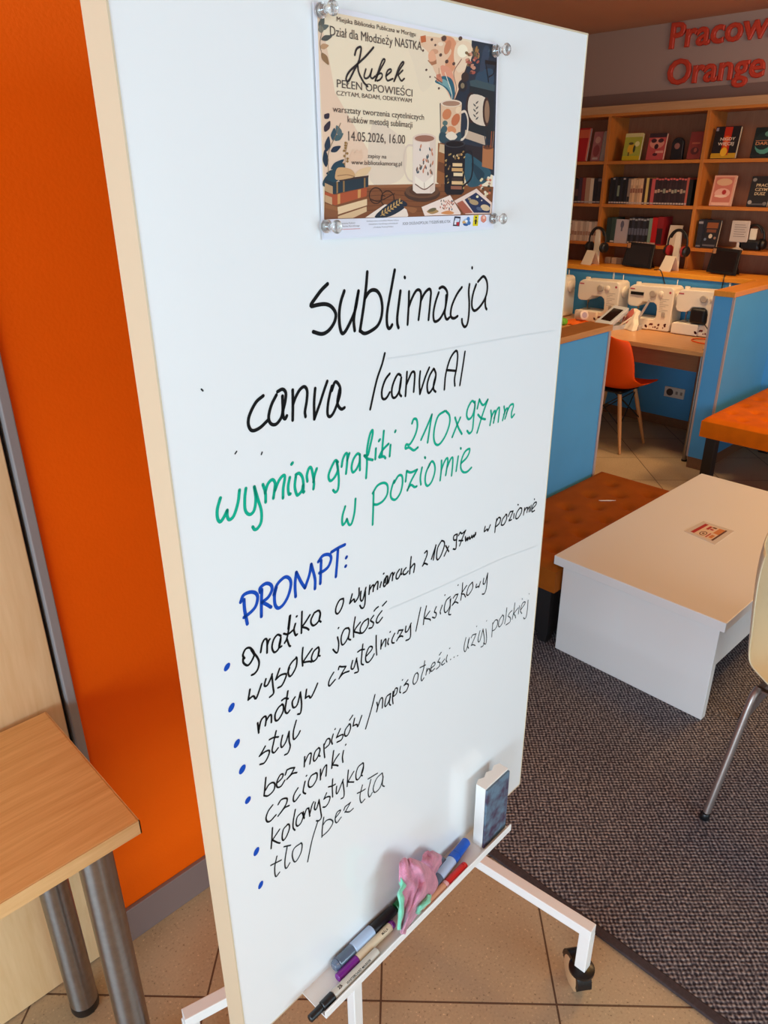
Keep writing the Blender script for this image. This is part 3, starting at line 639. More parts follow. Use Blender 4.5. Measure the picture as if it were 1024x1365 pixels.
line_of('handwritten_note', 'g', [
 (280, 600, 6.827, .0040, "98,437 70,540 72,620 95,655 125,620 160,550; 160,550 160,600 178,635 220,600 258,480 272,365; 330,350 320,440 325,550 365,588 405,550 420,450 407,335; 407,335 440,450 470,550 470,650 440,710 410,725 392,700; 485,315 508,390 510,475; 505,390 530,310 570,270 595,300 590,370 580,440; 595,370 630,280 670,232 685,250 670,350 668,438; 730,250 715,330 720,400 735,400; 745,130 755,118; 785,225 815,212 845,250 855,330 850,385 860,380; 785,240 775,330 790,400 805,410 840,370 850,320; 890,285 885,230 905,165 925,165 940,230 950,300 945,355; 945,290 955,230 975,170"),
 (430, 560, 8.533, .0037, "180,480 150,460 110,530 75,620 80,680 105,690 150,640 180,560 165,470; 165,470 185,600 190,700 180,790 150,822 125,798; 222,530 235,450 265,385 285,390 285,480 272,610; 285,460 300,410 310,380; 430,395 400,385 355,450 335,540 350,595 390,560 425,480 430,400; 430,400 430,500 430,570; 500,660 510,500 510,350 540,180 570,115 575,160 545,300 520,400 480,405; 480,405 515,440 575,455; 612,325 605,445; 645,240 658,222; 702,125 690,260 680,400; 755,272 690,340 655,405 650,425 700,415 720,435; 778,285 768,412; 830,136 836,122"),
 (535, 520, 6.4, .0036, "95,285 110,248 135,255 140,320 115,400 75,465 45,465 40,500 70,490 110,515 145,490; 172,425 215,330 265,210; 265,210 250,300 228,448; 375,180 320,220 290,310 280,400 295,460 330,462 380,390 415,290 415,220 385,180; 462,235 490,320 520,375; 508,235 475,310 438,402; 630,110 605,95 570,160 562,220 580,250 610,220 630,150 632,100; 632,130 620,250 610,340 585,370 565,348; 652,158 670,80; 670,80 690,120 710,125 742,82; 742,82 700,200 650,365; 658,210 685,240 720,250; 768,175 772,230 760,300; 770,240 790,190 805,180 800,230 790,280; 795,240 820,170 840,150 838,200 830,272; 880,140 885,190 868,258; 878,210 900,160 910,165 900,210 888,245; 900,200 930,135 955,120 960,140 945,190 945,235 968,208"),
 (450, 590, 5.389, .0036, "58,460 38,530 38,590 55,580 70,550; 70,550 85,590 105,580 125,500 132,405; 262,355 260,450 255,590; 255,365 290,310 335,290 362,310 360,370 330,420 290,445 262,445; 410,290 440,240 465,240 470,290 455,360 420,410 390,400 385,360 400,300 410,275; 492,280 500,205; 500,205 530,215 575,195; 575,195 530,280 505,345; 505,340 530,305 555,320 572,315; 610,180 598,250 602,302; 630,106 634,112; 655,180 680,135 700,160 702,210 680,280 650,312 633,285 638,220 665,155; 750,130 748,200 740,272; 748,200 770,140 790,112 795,140 780,235; 790,180 815,120 830,110 830,160 822,238; 870,100 855,205; 887,40 890,45; 890,150 930,110 950,70 950,45 920,65 895,120 888,180 905,212 935,210 965,180")], 'note in green marker ink')
line_of('handwritten_note', 'b', [
 (310, 720, 6.0235, .0046, "95,480 100,560 122,675; 68,500 90,445 140,420 185,425 205,460 190,530 150,580 95,622; 238,400 235,500 235,615; 225,420 225,385 270,350 310,360 320,400 290,460 240,500; 240,500 280,520 312,540; 335,440 360,360 420,300 460,310 472,360 450,450 410,520 370,548 345,520 340,450 355,380; 510,455 505,360 515,260; 515,260 555,340 585,385; 585,385 620,280 635,195; 635,195 665,310 665,392; 715,165 708,350; 692,175 730,125 780,118 795,150 775,210 740,245 700,265; 850,75 843,180 833,295; 797,98 850,65 905,38; 915,144 920,136; 910,213 914,208")], 'heading in blue marker ink')
line_of('handwritten_list', 'k', [
 (295, 790, 6.827, .0030, "215,600 200,570 225,515 265,505 300,545 300,580 270,640 240,665 205,640 202,600; 280,530 330,590 348,640 335,700 305,740 280,752; 275,520 300,560; 362,545 375,470 400,425 420,440 420,550; 422,480 435,440 445,425; 545,395 515,385 480,430 465,500 485,545 520,520 540,460 545,410; 545,410 530,480 535,500 552,490; 632,210 618,330 600,420 580,460; 626,215 612,330; 600,420 620,480 632,490; 572,375 610,380 655,345; 678,285 665,340 680,390 695,380; 688,220 692,216; 738,175 735,270 733,370; 810,205 770,270 740,310; 740,315 780,325 800,340; 850,185 890,165 905,200 890,260 850,300 825,290 820,250 845,195; 905,190 895,250 910,268"),
 (440, 730, 6.827, .0028, "125,465 90,480 60,540 55,590 75,603 105,560 125,500 125,465; 205,425 182,510; 182,510 220,470 230,498 265,440 268,370; 285,400 280,470 300,480 330,365; 325,400 322,500 310,545 290,552 275,528; 365,345 358,425; 362,390 385,350 400,345 395,400; 398,370 425,320 440,315 435,380; 470,315 458,362; 490,240 494,236; 525,260 500,290 490,340 500,355 520,320 530,265 525,330; 515,262 505,320; 535,320 545,280 560,240 575,235 570,300; 575,260 590,230; 635,200 610,240 605,280 625,280 650,230; 655,195 650,230 655,245; 695,185 670,220 672,245 695,240 715,215; 742,85 735,160 728,240; 735,190 765,150 775,160 765,225; 865,50 885,30 885,70 850,160; 845,168 865,145 890,155"),
 (550, 655, 5.851, .0028, "150,530 185,425; 185,420 165,535; 230,385 200,440 190,510 200,535 225,500 250,430 250,395 230,385; 262,425 285,470; 285,430 250,505; 345,335 325,350 325,380 345,375 352,335; 350,340 345,400 340,450 320,450; 362,345 375,320; 375,320 390,330 418,305; 415,310 390,370 370,425; 365,385 395,385; 415,355 418,390 430,360 432,385 445,355 450,375 462,355; 465,345 470,365 480,340 484,358 495,320 495,340; 570,275 562,315 585,295 590,310 610,262; 660,215 650,270 645,320; 655,240 675,205 690,215 680,250 655,275; 730,185 705,220 695,260 715,260 735,220 738,185 730,180; 750,195 765,160; 765,160 788,155; 788,155 765,210 755,230 775,222; 795,175 792,210; 840,130 815,170 808,210 825,210 850,170 855,135 840,130; 824,104 828,106; 878,130 868,185; 875,155 890,130 900,130 895,165; 900,145 915,120 912,160; 928,110 922,155; 935,140 965,105 968,85 950,95 935,130 935,160 955,150; 953,61 955,63"),
 (300, 860, 6.827, .0029, "230,405 215,500; 215,500 260,465 285,490 320,400 335,355; 375,310 362,370 390,365 425,290 432,265; 430,280 440,380 445,440 410,475; 500,215 465,315; 465,315 510,275 560,265 550,310 520,370 485,390; 655,115 610,160 580,220 585,280 610,275 650,200 658,130 650,112; 590,210 575,250; 712,25 705,110 710,190; 795,35 750,100 710,160; 715,160 770,150 790,155; 850,20 810,60 790,120 805,150 840,120 860,60 855,22; 860,40 852,90 868,100; 300,710 310,800; 310,780 330,690 365,650 378,670 370,735; 378,690 410,640 425,645 425,705; 525,540 490,570 460,630 462,685 490,680 530,610 535,555 520,540; 575,420 560,520 550,600 570,622 592,595; 520,505 550,485 578,490; 640,475 615,520 625,570 660,545 690,430; 690,440 700,540 690,620 665,630; 745,405 735,485; 735,485 765,465 785,480 825,400 845,350"),
 (420, 790, 7.314, .0027, "222,435 235,500 225,580 205,585 178,555; 230,350 234,344; 330,345 290,360 260,430 262,500 285,505 325,440 340,370 325,345; 340,380 330,450 350,462; 395,240 380,340 380,435; 445,290 400,350 385,385; 390,385 430,395 445,400; 520,255 475,290 445,350 450,395 480,385 520,320 525,260; 575,225 545,270 560,285 575,300 560,340 530,350; 580,180 600,155 620,140; 655,180 615,235 600,285 620,295 660,245; 662,130 700,88; 185,780 150,840 135,890 145,912 175,880 200,850; 232,752 240,722 262,725 305,722; 305,722 270,780 238,840; 240,835 280,790 335,768; 370,665 355,735 380,740 410,640; 408,650 420,720 425,770 390,785; 470,505 460,600 455,690 475,705; 420,580 450,560 485,555; 505,620 555,560 560,530 530,535 500,610 500,670 525,680 560,640 580,600; 600,420 600,530 605,610; 650,465 645,550; 648,530 680,465 695,460 690,525; 722,450 712,490 720,508; 734,387 738,383; 780,400 755,455 755,490 775,492; 810,400 820,370; 820,370 860,365; 860,365 830,420 800,470; 815,440 845,425 860,430; 890,330 885,385 910,370 940,300; 935,310 935,420 920,455 890,468"),
 (540, 750, 5.689, .0024, "122,342 105,420 85,520; 165,330 150,400 142,470; 190,370 155,420; 155,425 190,430 195,440; 240,335 225,375 235,380 240,395 230,420 210,415; 285,325 270,370 272,390; 304,249 306,246; 345,260 315,290 300,350 310,380 340,340 350,275; 345,280 345,340 335,375 335,395 350,395; 368,270 385,245; 385,245 405,240; 405,240 385,285 360,325; 365,320 385,300 405,308; 404,173 406,170; 440,155 435,220 425,285; 470,175 430,235; 435,240 450,240 462,262; 512,150 485,185 470,240 485,245 515,195 515,150; 545,165 540,190 560,180 562,190 575,145; 600,120 595,160 610,155 630,80; 630,85 620,190 605,235 588,240"),
 (320, 960, 6.827, .0027, "232,240 205,290 180,330; 180,330 230,290 270,280 260,330 225,390 185,405; 332,100 310,200 295,280 315,298 350,255; 270,180 310,160 352,155; 390,140 375,215 385,250 420,200 450,105; 450,110 450,190 460,240 440,300 410,318; 515,5 490,100 488,165 500,175 530,140 550,100; 238,525 230,610 222,690; 222,690 260,690 310,640 320,585 300,570 265,590 235,640; 345,570 385,530 395,495 370,500 340,560 340,610 375,605 410,550; 415,500 430,455; 430,455 465,440 500,435; 500,435 470,490 430,540; 435,535 480,490 520,480; 300,775 260,830 240,890 250,925 280,920 330,865; 350,770 380,725 430,715 425,760 390,820 350,875; 370,850 410,800 450,780; 530,620 495,680 488,730 505,740 550,680; 595,560 580,630 580,660 600,672; 606,510 610,506; 690,485 650,510 625,570 632,610 665,600 700,540 705,490 690,482; 735,450 735,545; 735,520 765,440 790,410 790,450 785,510; 855,280 845,360 838,440; 905,310 870,360 845,410; 845,410 880,412 895,418; 945,280 935,340 940,385; 964,227 967,222"),
 (400, 900, 6.827, .0026, "45,745 42,835; 45,800 80,725 105,715 100,760 92,810; 170,665 140,700 125,760 135,785 165,745 185,680 172,662; 185,690 175,730 185,740; 220,630 222,700 228,752; 222,640 250,585 275,585 270,630 235,665; 305,540 290,600 298,630; 321,495 324,490; 370,490 335,570; 335,570 370,550 395,545 380,590 340,612; 450,450 415,500 410,550 435,550 462,490 460,450 448,448; 455,410 482,368; 500,395 485,465; 485,465 520,450 530,470 565,370; 685,180 650,320 600,490; 702,250 710,290 700,335; 705,310 735,220 755,215 752,300; 825,170 790,200 775,270 785,285 815,230 828,170; 825,200 815,260 828,275; 850,150 845,210 850,262; 850,190 870,125 890,125 880,170 855,195; 918,105 910,150 918,162; 985,45 950,95; 950,95 975,80 990,95 970,145 942,165; 934,47 937,43"),
 (330, 1040, 6.827, .0026, "230,435 225,530 218,625; 295,450 255,510 225,555; 235,550 275,570 298,575; 370,405 330,450 318,520 330,550 360,510 385,440 380,405 365,405; 438,270 420,370 418,435 435,458; 490,300 455,340 445,400 460,420 490,390 510,330 500,300; 510,290 520,350; 515,340 540,265 560,260; 560,255 570,330; 570,310 590,230 605,200; 620,205 612,260 630,265 655,180; 655,190 670,290 675,340 655,370 630,372"),
 (410, 1010, 8.533, .0025, "220,405 190,475; 190,475 225,450 260,450 245,510 210,560 180,565; 290,245 285,340 290,450; 242,335 285,325 320,305; 335,330 330,400 350,400 410,250; 405,270 420,390 415,450 385,470; 468,145 460,240 455,330; 530,160 490,230 462,280; 465,280 505,280 530,280; 630,65 580,110 555,190 560,250 590,240 635,150 640,70 625,65; 640,100 615,190 628,208")])
line_of('handwritten_list', 'd', [
 (480, 850, 6.4, .0022, "490,300 470,320 455,375 465,400 490,370 500,320 490,300; 555,200 545,270 525,340 530,370 548,345; 515,258 550,240 562,235; 575,265 565,320; 570,295 590,265 600,290 595,305; 605,265 640,235 640,212 620,225 608,260 612,290 640,265; 685,175 665,210; 665,210 685,215 680,245 655,270; 680,150 695,128; 725,185 700,220 705,235 725,220; 748,150 738,190 745,210; 767,94 770,90; 774,188 777,186; 804,169 807,167; 834,156 837,154"),
 (600, 780, 8.533, .0020, "185,600 165,690 165,745 180,755 205,690 225,600; 215,620 205,690 215,720; 245,600 260,570; 260,570 300,555; 300,555 280,610 245,690; 245,685 270,680 290,690; 306,472 309,468; 345,520 325,600 325,645 345,630 380,500; 380,510 395,620 380,690 355,705; 412,500 420,600 410,670 385,660; 419,410 421,406; 490,430 485,500 478,590; 488,450 520,400 545,405 540,460 515,505 490,520; 600,345 565,400 555,460 570,475 600,430 615,360 600,340; 650,260 640,360 625,440; 710,290 680,320 665,355; 665,355 690,375 685,420 640,455; 742,205 730,300 710,390; 780,260 725,330; 730,330 745,350 750,375; 795,235 780,330; 824,162 827,158; 810,280 855,215 855,190 825,215 805,290 820,325; 892,172 885,270 870,360 850,385 840,370; 903,102 905,98"),
 (330, 1040, 6.827, .0024, "270,695 250,800 260,880 295,840; 215,778 260,755 310,730; 365,600 345,720 345,790 360,802 388,755; 335,608 395,595; 490,575 430,620 410,680 425,740 450,735 490,660 500,590 488,573; 640,385 590,550 550,745; 697,340 685,430 680,520; 680,515 740,460 780,390 760,360 720,370 690,410; 805,345 845,290 845,275 815,300 800,360 815,390 855,340; 880,275 890,245; 890,245 940,205; 940,205 910,260 890,295; 890,290 930,290 965,260"),
 (410, 1010, 8.533, .0023, "628,315 600,440 615,515 655,475; 570,408 620,385 660,360; 725,250 695,380 700,440 715,445 740,400; 692,245 750,210 800,180; 850,178 790,240 755,330 755,385 780,395 830,340 860,240 855,178; 865,220 855,310 878,330"),
 (0, 0, 1.0, .0018, "269,519 271,521; 314,605 316,602; 349,606 350,603")], 'thin faded black marker writing')
INK['s'] = mat('wiped_ink_trace', (222, 225, 226), 0.3)
line_of('wiped_trace', 's', [(0, 0, 1.0, .0017, "518,478 560,472 620,461 680,450 738,441"), (0, 0, 1.0, .0017, "520,812 560,795 620,768 670,745 716,728")], 'faint trace of wiped off writing')
for x, y, a, b in ((303.2, 889.5, 3.4, 6.2), (309, 943.5, 3.4, 7.0), (316.2, 991.5, 3.3, 6.6), (323.5, 1026, 3.6, 7.2), (331, 1067, 3.2, 5.6), (342.3, 1135.5, 3.0, 6.6), (348, 1180, 2.6, 6.2)):
    bl = MB(); vs = []
    for k in range(16):
        th = 2 * PI * k / 16; u = a * math.cos(th) * 1.15; v = b * math.sin(th)
        vs.append(ink_pt(*bsz(x + u + 0.35 * -v * 0.8, y + v * 0.92 - u * 0.35, 0.0009)))
    bl.add(vs, [tuple(range(16))])
    bo_ = mk('bullet_dot', bl, INK['b'], wb, smooth=0, fixn=False); bo_['label'] = 'blue marker dot in front of the list'

# ================================================================ POSTER
M_paper = mat('poster_paper', (232, 232, 240), 0.4)
PC = [Vector(bsz(*p, 0.003)) for p in ((417, 3), (665, 58), (658, 305), (430, 320))]
def pcrop(x, y, k=0): return bsz(400 + x / 3.4133, 0 + y / 3.4133, 0.0035)
pmx_ = sum(PC, Vector((0, 0))) / 4
def ppt(off): return lambda s, z: bw(s, off, z)
sh = MB()
nn = 10
rows = []
for i in range(nn + 1):
    row = []
    for j in range(nn + 1):
        u, v = j / nn, i / nn
        p = PC[3].lerp(PC[2], u).lerp(PC[0].lerp(PC[1], u), v)
        row.append(bw(p.x, 0.0030, p.y))
    rows.append(row)
po = mk('poster', sh.grid(rows), M_paper, smooth=0, solid=0.0004)
tag(po, 'printed workshop poster with mugs and books pinned high on the whiteboard', 'poster')
LAY = [0]
PCOL = {}
def pm(c, rough=0.38):
    k = '_'.join('%02x' % v for v in c)
    return mat('print_' + k, c, rough)
def shape(mb, pts, c, smooth=False):
    LAY[0] += 1; off = 0.0034 + LAY[0] * 1.6e-6
    pp = [Vector(p) for p in pts]
    if smooth:
        P = pp + [pp[0], pp[1], pp[2]]; pp = spline(P, 4)[4:4 + 4 * len(pts)]
    mb.add([bw(*pcrop_xy(p), off=off) for p in pp], [tuple(range(len(pp)))], pm(c))
def bw3(sz, off): return bw(sz[0], off, sz[1])
def pcrop_xy(p): return pcrop(p[0], p[1])
def shape(mb, pts, c, smooth=False):
    LAY[0] += 1; off = 0.0034 + LAY[0] * 1.6e-6
    pp = [Vector(p) for p in pts]
    if smooth:
        n = len(pp); P = [pp[-1]] + pp + [pp[0], pp[1]]; out = []
        for i in range(1, n + 1):
            p0, p1, p2, p3 = P[i - 1:i + 3]
            for k in range(4):
                t_ = k / 4
                out.append(0.5 * ((2 * p1) + (p2 - p0) * t_ + (2 * p0 - 5 * p1 + 4 * p2 - p3) * t_ * t_ + (3 * p1 - p0 - 3 * p2 + p3) * t_ ** 3))
        pp = out
    mb.add([bw3(pcrop_xy(p), off) for p in pp], [tuple(range(len(pp)))], pm(c))
def ell(mb, cx, cy, rx, ry, c, rot=0, n=18, a0=0, a1=2 * PI):
    cr__, sr__ = math.cos(rot), math.sin(rot); pts = []
    for k in range(n):
        a = a0 + (a1 - a0) * k / n; u, v = rx * math.cos(a), ry * math.sin(a); pts.append((cx + u * cr__ - v * sr__, cy + u * sr__ + v * cr__))
    shape(mb, pts, c)
def pline(mb, pts, wpx, c, sm=True):
    LAY[0] += 1; off = 0.0034 + LAY[0] * 1.6e-6
    pp = [Vector(pcrop_xy(p)) for p in pts]
    ribbon(mb, spline(pp, 4) if sm else pp, wpx * 0.00024, ppt(off), pm(c))
def leaf(mb, x, y, dx, dy, w_, c):
    d = Vector((dx, dy)); n_ = Vector((-dy, dx)).normalized() * w_; p = Vector((x, y))
    shape(mb, [p, p + d * .3 + n_ * .8, p + d * .6 + n_ * .75, p + d, p + d * .6 - n_ * .75, p + d * .3 - n_ * .8], c, True)
art = MB()
CREAM = (238, 218, 188)
shape(art, [(78, 42), (898, 206), (872, 976), (110, 998)], CREAM)
shape(art, [(80, 60), (120, 200), (160, 420), (240, 560), (320, 700), (310, 835), (112, 860)], (232, 198, 170), False)
shape(art, [(330, 560), (470, 640), (480, 780), (420, 835), (320, 820)], (228, 206, 182), True)
shape(art, [(480, 165), (590, 185), (640, 300), (560, 420), (520, 300)], (234, 214, 186), True)
# right hand dark scene
shape(art, [(782, 183), (898, 206), (884, 800), (640, 700), (636, 470), (705, 450), (742, 330), (778, 280)], (38, 50, 64))
shape(art, [(805, 335), (876, 315), (874, 405), (805, 425)], (46, 72, 92), True)
shape(art, [(838, 215), (862, 222), (850, 300), (818, 325)], (54, 66, 84), True)
# steam of story pictures
shape(art, [(560, 165), (680, 178), (770, 200), (786, 250), (742, 340), (715, 430), (690, 455), (650, 380), (610, 320), (585, 240), (545, 200)], (232, 192, 158), True)
shape(art, [(640, 170), (700, 175), (720, 260), (690, 330), (660, 290), (690, 230)], (222, 150, 112), True)
shape(art, [(720, 190), (780, 200), (770, 290), (720, 330), (700, 250)], (238, 208, 176), True)
shape(art, [(640, 300), (690, 320), (705, 420), (690, 450), (660, 380)], (226, 152, 122), True)
ell(art, 740, 232, 24, 30, (250, 236, 206)); ell(art, 672, 215, 14, 34, (206, 132, 96), 0.3); ell(art, 612, 235, 18, 12, (214, 156, 122)); ell(art, 640, 200, 12, 9, (240, 214, 186))
shape(art, [(548, 165), (572, 160), (574, 190), (552, 195)], (196, 104, 62)); shape(art, [(580, 275), (620, 268), (622, 290), (600, 298)], (176, 116, 82)); shape(art, [(585, 245), (605, 230), (620, 270), (590, 280)], (232, 170, 134), True)
shape(art, [(614, 372), (640, 350), (664, 346), (690, 360), (703, 395), (706, 440), (694, 462), (676, 420), (650, 392)], (44, 98, 114), True)
shape(art, [(628, 372), (654, 360), (682, 384), (690, 430), (670, 400)], (120, 160, 160), True)
pline(art, [(700, 455), (712, 400), (700, 330), (735, 270)], 5, (150, 98, 84)); pline(art, [(690, 458), (690, 420), (660, 330)], 4, (240, 224, 200)); pline(art, [(706, 455), (735, 380), (760, 300)], 7, (62, 46, 42))
ell(art, 740, 390, 20, 28, (40, 40, 46)); ell(art, 740, 390, 9, 13, (136, 118, 92)); ell(art, 752, 350, 18, 22, (58, 46, 44))
shape(art, [(620, 340), (640, 335), (650, 372), (622, 370)], (206, 128, 100)); pline(art, [(632, 310), (634, 350)], 3, (150, 84, 60)); pline(art, [(612, 350), (648, 378)], 4, (110, 60, 46))
for i in range(26):
    x = 755 + random.random() * 55; y = 235 + random.random() * 100; ell(art, x, y, 6 + random.random() * 6, 5 + random.random() * 5, random.choice([(168, 86, 72), (196, 116, 92), (96, 56, 50), (128, 96, 60), (206, 142, 116)]), random.random() * 3, 8)
for i in range(10): leaf(art, 770 + random.random() * 45, 190 + random.random() * 60, random.uniform(-14, 14), random.uniform(18, 34), 5, random.choice([(168, 120, 70), (110, 96, 60), (84, 74, 62)]))
for x, y, r_ in ((575, 318, 5), (592, 350, 4), (632, 402, 5), (616, 205, 5), (600, 180, 6), (668, 280, 8), (655, 175, 12), (730, 175, 9), (700, 290, 7), (640, 250, 7), (560, 230, 5)): ell(art, x, y, r_, r_ * 1.2, (96, 70, 62), 0.4, 8)
# press with a cup lying in it
pline(art, [(845, 285), (852, 330), (858, 372)], 7, (24, 26, 32)); pline(art, [(893, 290), (880, 335), (860, 350)], 6, (24, 26, 32)); shape(art, [(842, 272), (896, 282), (895, 298), (842, 290)], (28, 26, 30))
shape(art, [(772, 368), (800, 362), (888, 388), (884, 420), (776, 398)], (62, 82, 88)); shape(art, [(772, 390), (884, 416), (880, 640), (766, 600)], (32, 42, 48))
ell(art, 780, 490, 26, 70, (58, 40, 40)); shape(art, [(778, 432), (842, 444), (860, 500), (852, 570), (790, 556), (764, 500)], (222, 202, 180), True); ell(art, 848, 508, 17, 66, (66, 44, 40)); ell(art, 851, 508, 11, 52, (150, 116, 92))
for i in range(7): leaf(art, 800, 545 - i * 12, (-1) ** i * 12, -14, 4, (86, 78, 76))
shape(art, [(752, 590), (846, 622), (842, 660), (748, 628)], (196, 170, 146)); shape(art, [(640, 640), (840, 672), (836, 740), (634, 720)], (40, 38, 44)); shape(art, [(628, 650), (660, 655), (656, 850), (622, 830)], (150, 92, 54))
shape(art, [(636, 655), (664, 660), (660, 700), (632, 690)], (206, 176, 140)); shape(art, [(630, 735), (662, 745), (660, 790), (626, 775)], (112, 66, 42))
# table
shape(art, [(112, 862), (300, 842), (640, 836), (880, 850), (872, 976), (110, 998)], (128, 76, 46))
shape(art, [(300, 842), (640, 836), (640, 850), (300, 856)], (150, 94, 60))
for y in (872, 892, 915, 938, 958): pline(art, [(300, y), (420, y - 6), (560, y + 3), (700, y - 4)], 2.4, (94, 54, 34))
# teal cloth, brush pot, posy
shape(art, [(752, 700), (800, 720), (862, 772), (864, 806), (830, 838), (770, 850), (748, 790)], (44, 84, 98), True); shape(art, [(780, 740), (840, 790), (810, 820)], (28, 60, 74), True)
shape(art, [(832, 662), (880, 674), (877, 772), (828, 758)], (176, 112, 72)); ell(art, 856, 670, 23, 10, (108, 62, 42))
for x0, x1, c in ((846, 838, (40, 52, 60)), (858, 852, (28, 32, 40)), (868, 872, (170, 92, 58)), (876, 882, (150, 106, 80))): pline(art, [(x0, 668), (x1, 600)], 7, c, False)
for i in range(22): ell(art, 822 + random.random() * 44, 800 + random.random() * 100, 6, 6, random.choice([(230, 216, 194), (206, 112, 88), (70, 66, 56), (188, 142, 116), (226, 206, 160)]), 0, 8)
# three mugs
pline(art, [(732, 512), (752, 508), (764, 545), (760, 600), (742, 632), (726, 634)], 11, (226, 206, 184))
shape(art, [(640, 468), (736, 472), (728, 640), (640, 650)], (224, 186, 152)); ell(art, 688, 470, 48, 17, (232, 208, 184)); ell(art, 688, 471, 40, 12, (170, 128, 104))
for x, y, r1, r2, c in ((668, 520, 20, 26, (206, 126, 84)), (708, 545, 18, 30, (198, 112, 74)), (690, 590, 22, 16, (214, 140, 96)), (655, 590, 14, 20, (62, 92, 98)), (720, 500, 12, 16, (236, 204, 168)), (660, 560, 12, 12, (84, 108, 104))): ell(art, x, y, r1, r2, c, 0.4, 12)
shape(art, [(640, 600), (690, 618), (728, 600), (726, 642), (640, 648)], (46, 74, 84), True); shape(art, [(662, 618), (690, 598), (715, 622), (690, 640)], (232, 214, 190), True)
ell(art, 556, 880, 82, 38, (74, 50, 40)); ell(art, 556, 870, 78, 32, (104, 70, 50)); ell(art, 556, 869, 60, 24, (86, 56, 42))
pline(art, [(514, 662), (488, 664), (474, 705), (475, 770), (492, 815), (514, 828)], 9, (222, 198, 178))
shape(art, [(513, 628), (618, 632), (614, 868), (600, 880), (530, 880), (513, 866)], (232, 212, 196)); shape(art, [(590, 632), (618, 632), (614, 868), (590, 878)], (222, 198, 180)); ell(art, 566, 628, 53, 21, (226, 198, 178)); ell(art, 566, 630, 45, 15, (158, 108, 88))
for i in range(30):
    x = 526 + random.random() * 80; y = 670 + random.random() * 130; leaf(art, x, y, random.uniform(-8, 8), random.uniform(-24, -12), 4, random.choice([(74, 86, 92), (196, 120, 88), (112, 96, 84), (150, 112, 90), (54, 70, 82)]))
shape(art, [(522, 800), (565, 832), (608, 795), (606, 835), (566, 862), (524, 838)], (242, 226, 206)); pline(art, [(524, 838), (566, 862), (606, 835)], 5, (110, 70, 54)); pline(art, [(565, 832), (566, 860)], 3, (130, 90, 70))
pline(art, [(750, 694), (778, 690), (786, 740), (778, 810), (748, 842)], 10, (26, 28, 36))
shape(art, [(657, 652), (752, 656), (746, 872), (734, 886), (668, 886), (657, 872)], (24, 26, 34)); ell(art, 704, 654, 48, 18, (58, 60, 66)); ell(art, 704, 655, 41, 13, (20, 20, 26))
for y, x0, x1, c in ((742, 694, 738, (226, 190, 142)), (764, 690, 740, (206, 158, 104)), (786, 698, 740, (232, 206, 164)), (808, 690, 736, (60, 48, 44)), (824, 690, 740, (222, 182, 132)), (846, 686, 736, (146, 92, 72))): shape(art, [(x0, y), (x1, y + 1), (x1 - 1, y + 16), (x0, y + 15)], c)
for i in range(16): ell(art, random.choice([random.uniform(662, 684), random.uniform(740, 750)]), random.uniform(690, 860), 3.5, 6, random.choice([(150, 116, 70), (110, 90, 66), (176, 146, 92)]), random.random(), 8)
for i in range(8): ell(art, random.uniform(694, 738), random.uniform(690, 735), 5, 6, random.choice([(196, 150, 92), (222, 190, 140), (120, 94, 66)]), 0, 8)
# left foliage and books
for x, y, dx, dy, c in ((118, 760, -5, -80, (30, 48, 66)), (140, 770, 60, -45, (34, 62, 78)), (120, 690, 10, -70, (34, 52, 70)), (140, 690, 45, -25, (28, 46, 66)), (150, 640, 6, -58, (52, 80, 92)), (158, 640, 38, -34, (70, 96, 100)), (112, 600, 24, -50, (48, 42, 56)), (112, 540, 20, -24, (48, 42, 56)), (185, 620, -20, -50, (86, 104, 106)), (118, 790, 70, -10, (26, 56, 68)), (98, 240, 32, 56, (150, 112, 78)), (90, 215, 40, -8, (190, 146, 108)), (96, 180, 50, -16, (84, 84, 78)), (88, 130, 20, -55, (92, 94, 88)), (92, 130, 38, -14, (98, 102, 96)), (98, 150, -8, -36, (126, 122, 108))): leaf(art, x, y, dx, dy, 15, c)
pline(art, [(130, 800), (128, 700), (160, 620), (184, 560)], 3, (130, 110, 84)); pline(art, [(90, 80), (98, 140), (90, 200), (100, 250)], 2.5, (120, 104, 84))
for i in range(9): ell(art, 198 + random.random() * 18, 650 + i * 12, 6, 6, (150, 112, 62), 0, 8)
for x in (232, 250, 268): leaf(art, x, 740, 10, -60, 14, (228, 190, 160))
pline(art, [(204, 760), (206, 700), (216, 650)], 2.5, (140, 104, 66))
shape(art, [(112, 810), (190, 740), (200, 800), (112, 850)], (34, 66, 78), True)
shape(art, [(160, 800), (250, 806), (312, 798), (305, 830), (190, 838)], (64, 44, 40))
shape(art, [(160, 790), (175, 762), (230, 770), (250, 800), (220, 812), (165, 818)], (206, 160, 112), True); shape(art, [(250, 802), (270, 772), (322, 760), (300, 796)], (226, 190, 146), True); pline(art, [(170, 800), (215, 795), (248, 804)], 2.5, (134, 92, 62))
shape(art, [(112, 812), (150, 830), (310, 806), (310, 850), (150, 884), (112, 868)], (36, 52, 62)); shape(art, [(112, 832), (148, 848), (148, 884), (112, 868)], (188, 150, 110))
for x in (165, 195, 290): shape(art, [(x, 828 + (165 - x) * .14), (x + 7, 827 + (165 - x) * .14), (x + 7, 878 + (165 - x) * .2), (x, 880 + (165 - x) * .2)], (150, 112, 68))
shape(art, [(112, 872), (160, 886), (304, 852), (302, 893), (160, 934), (112, 918)], (172, 80, 46)); shape(art, [(112, 886), (145, 898), (145, 932), (112, 918)], (196, 156, 116)); shape(art, [(262, 864), (276, 861), (275, 898), (262, 902)], (206, 146, 84)); shape(art, [(170, 884), (182, 881), (182, 926), (170, 930)], (206, 146, 84))
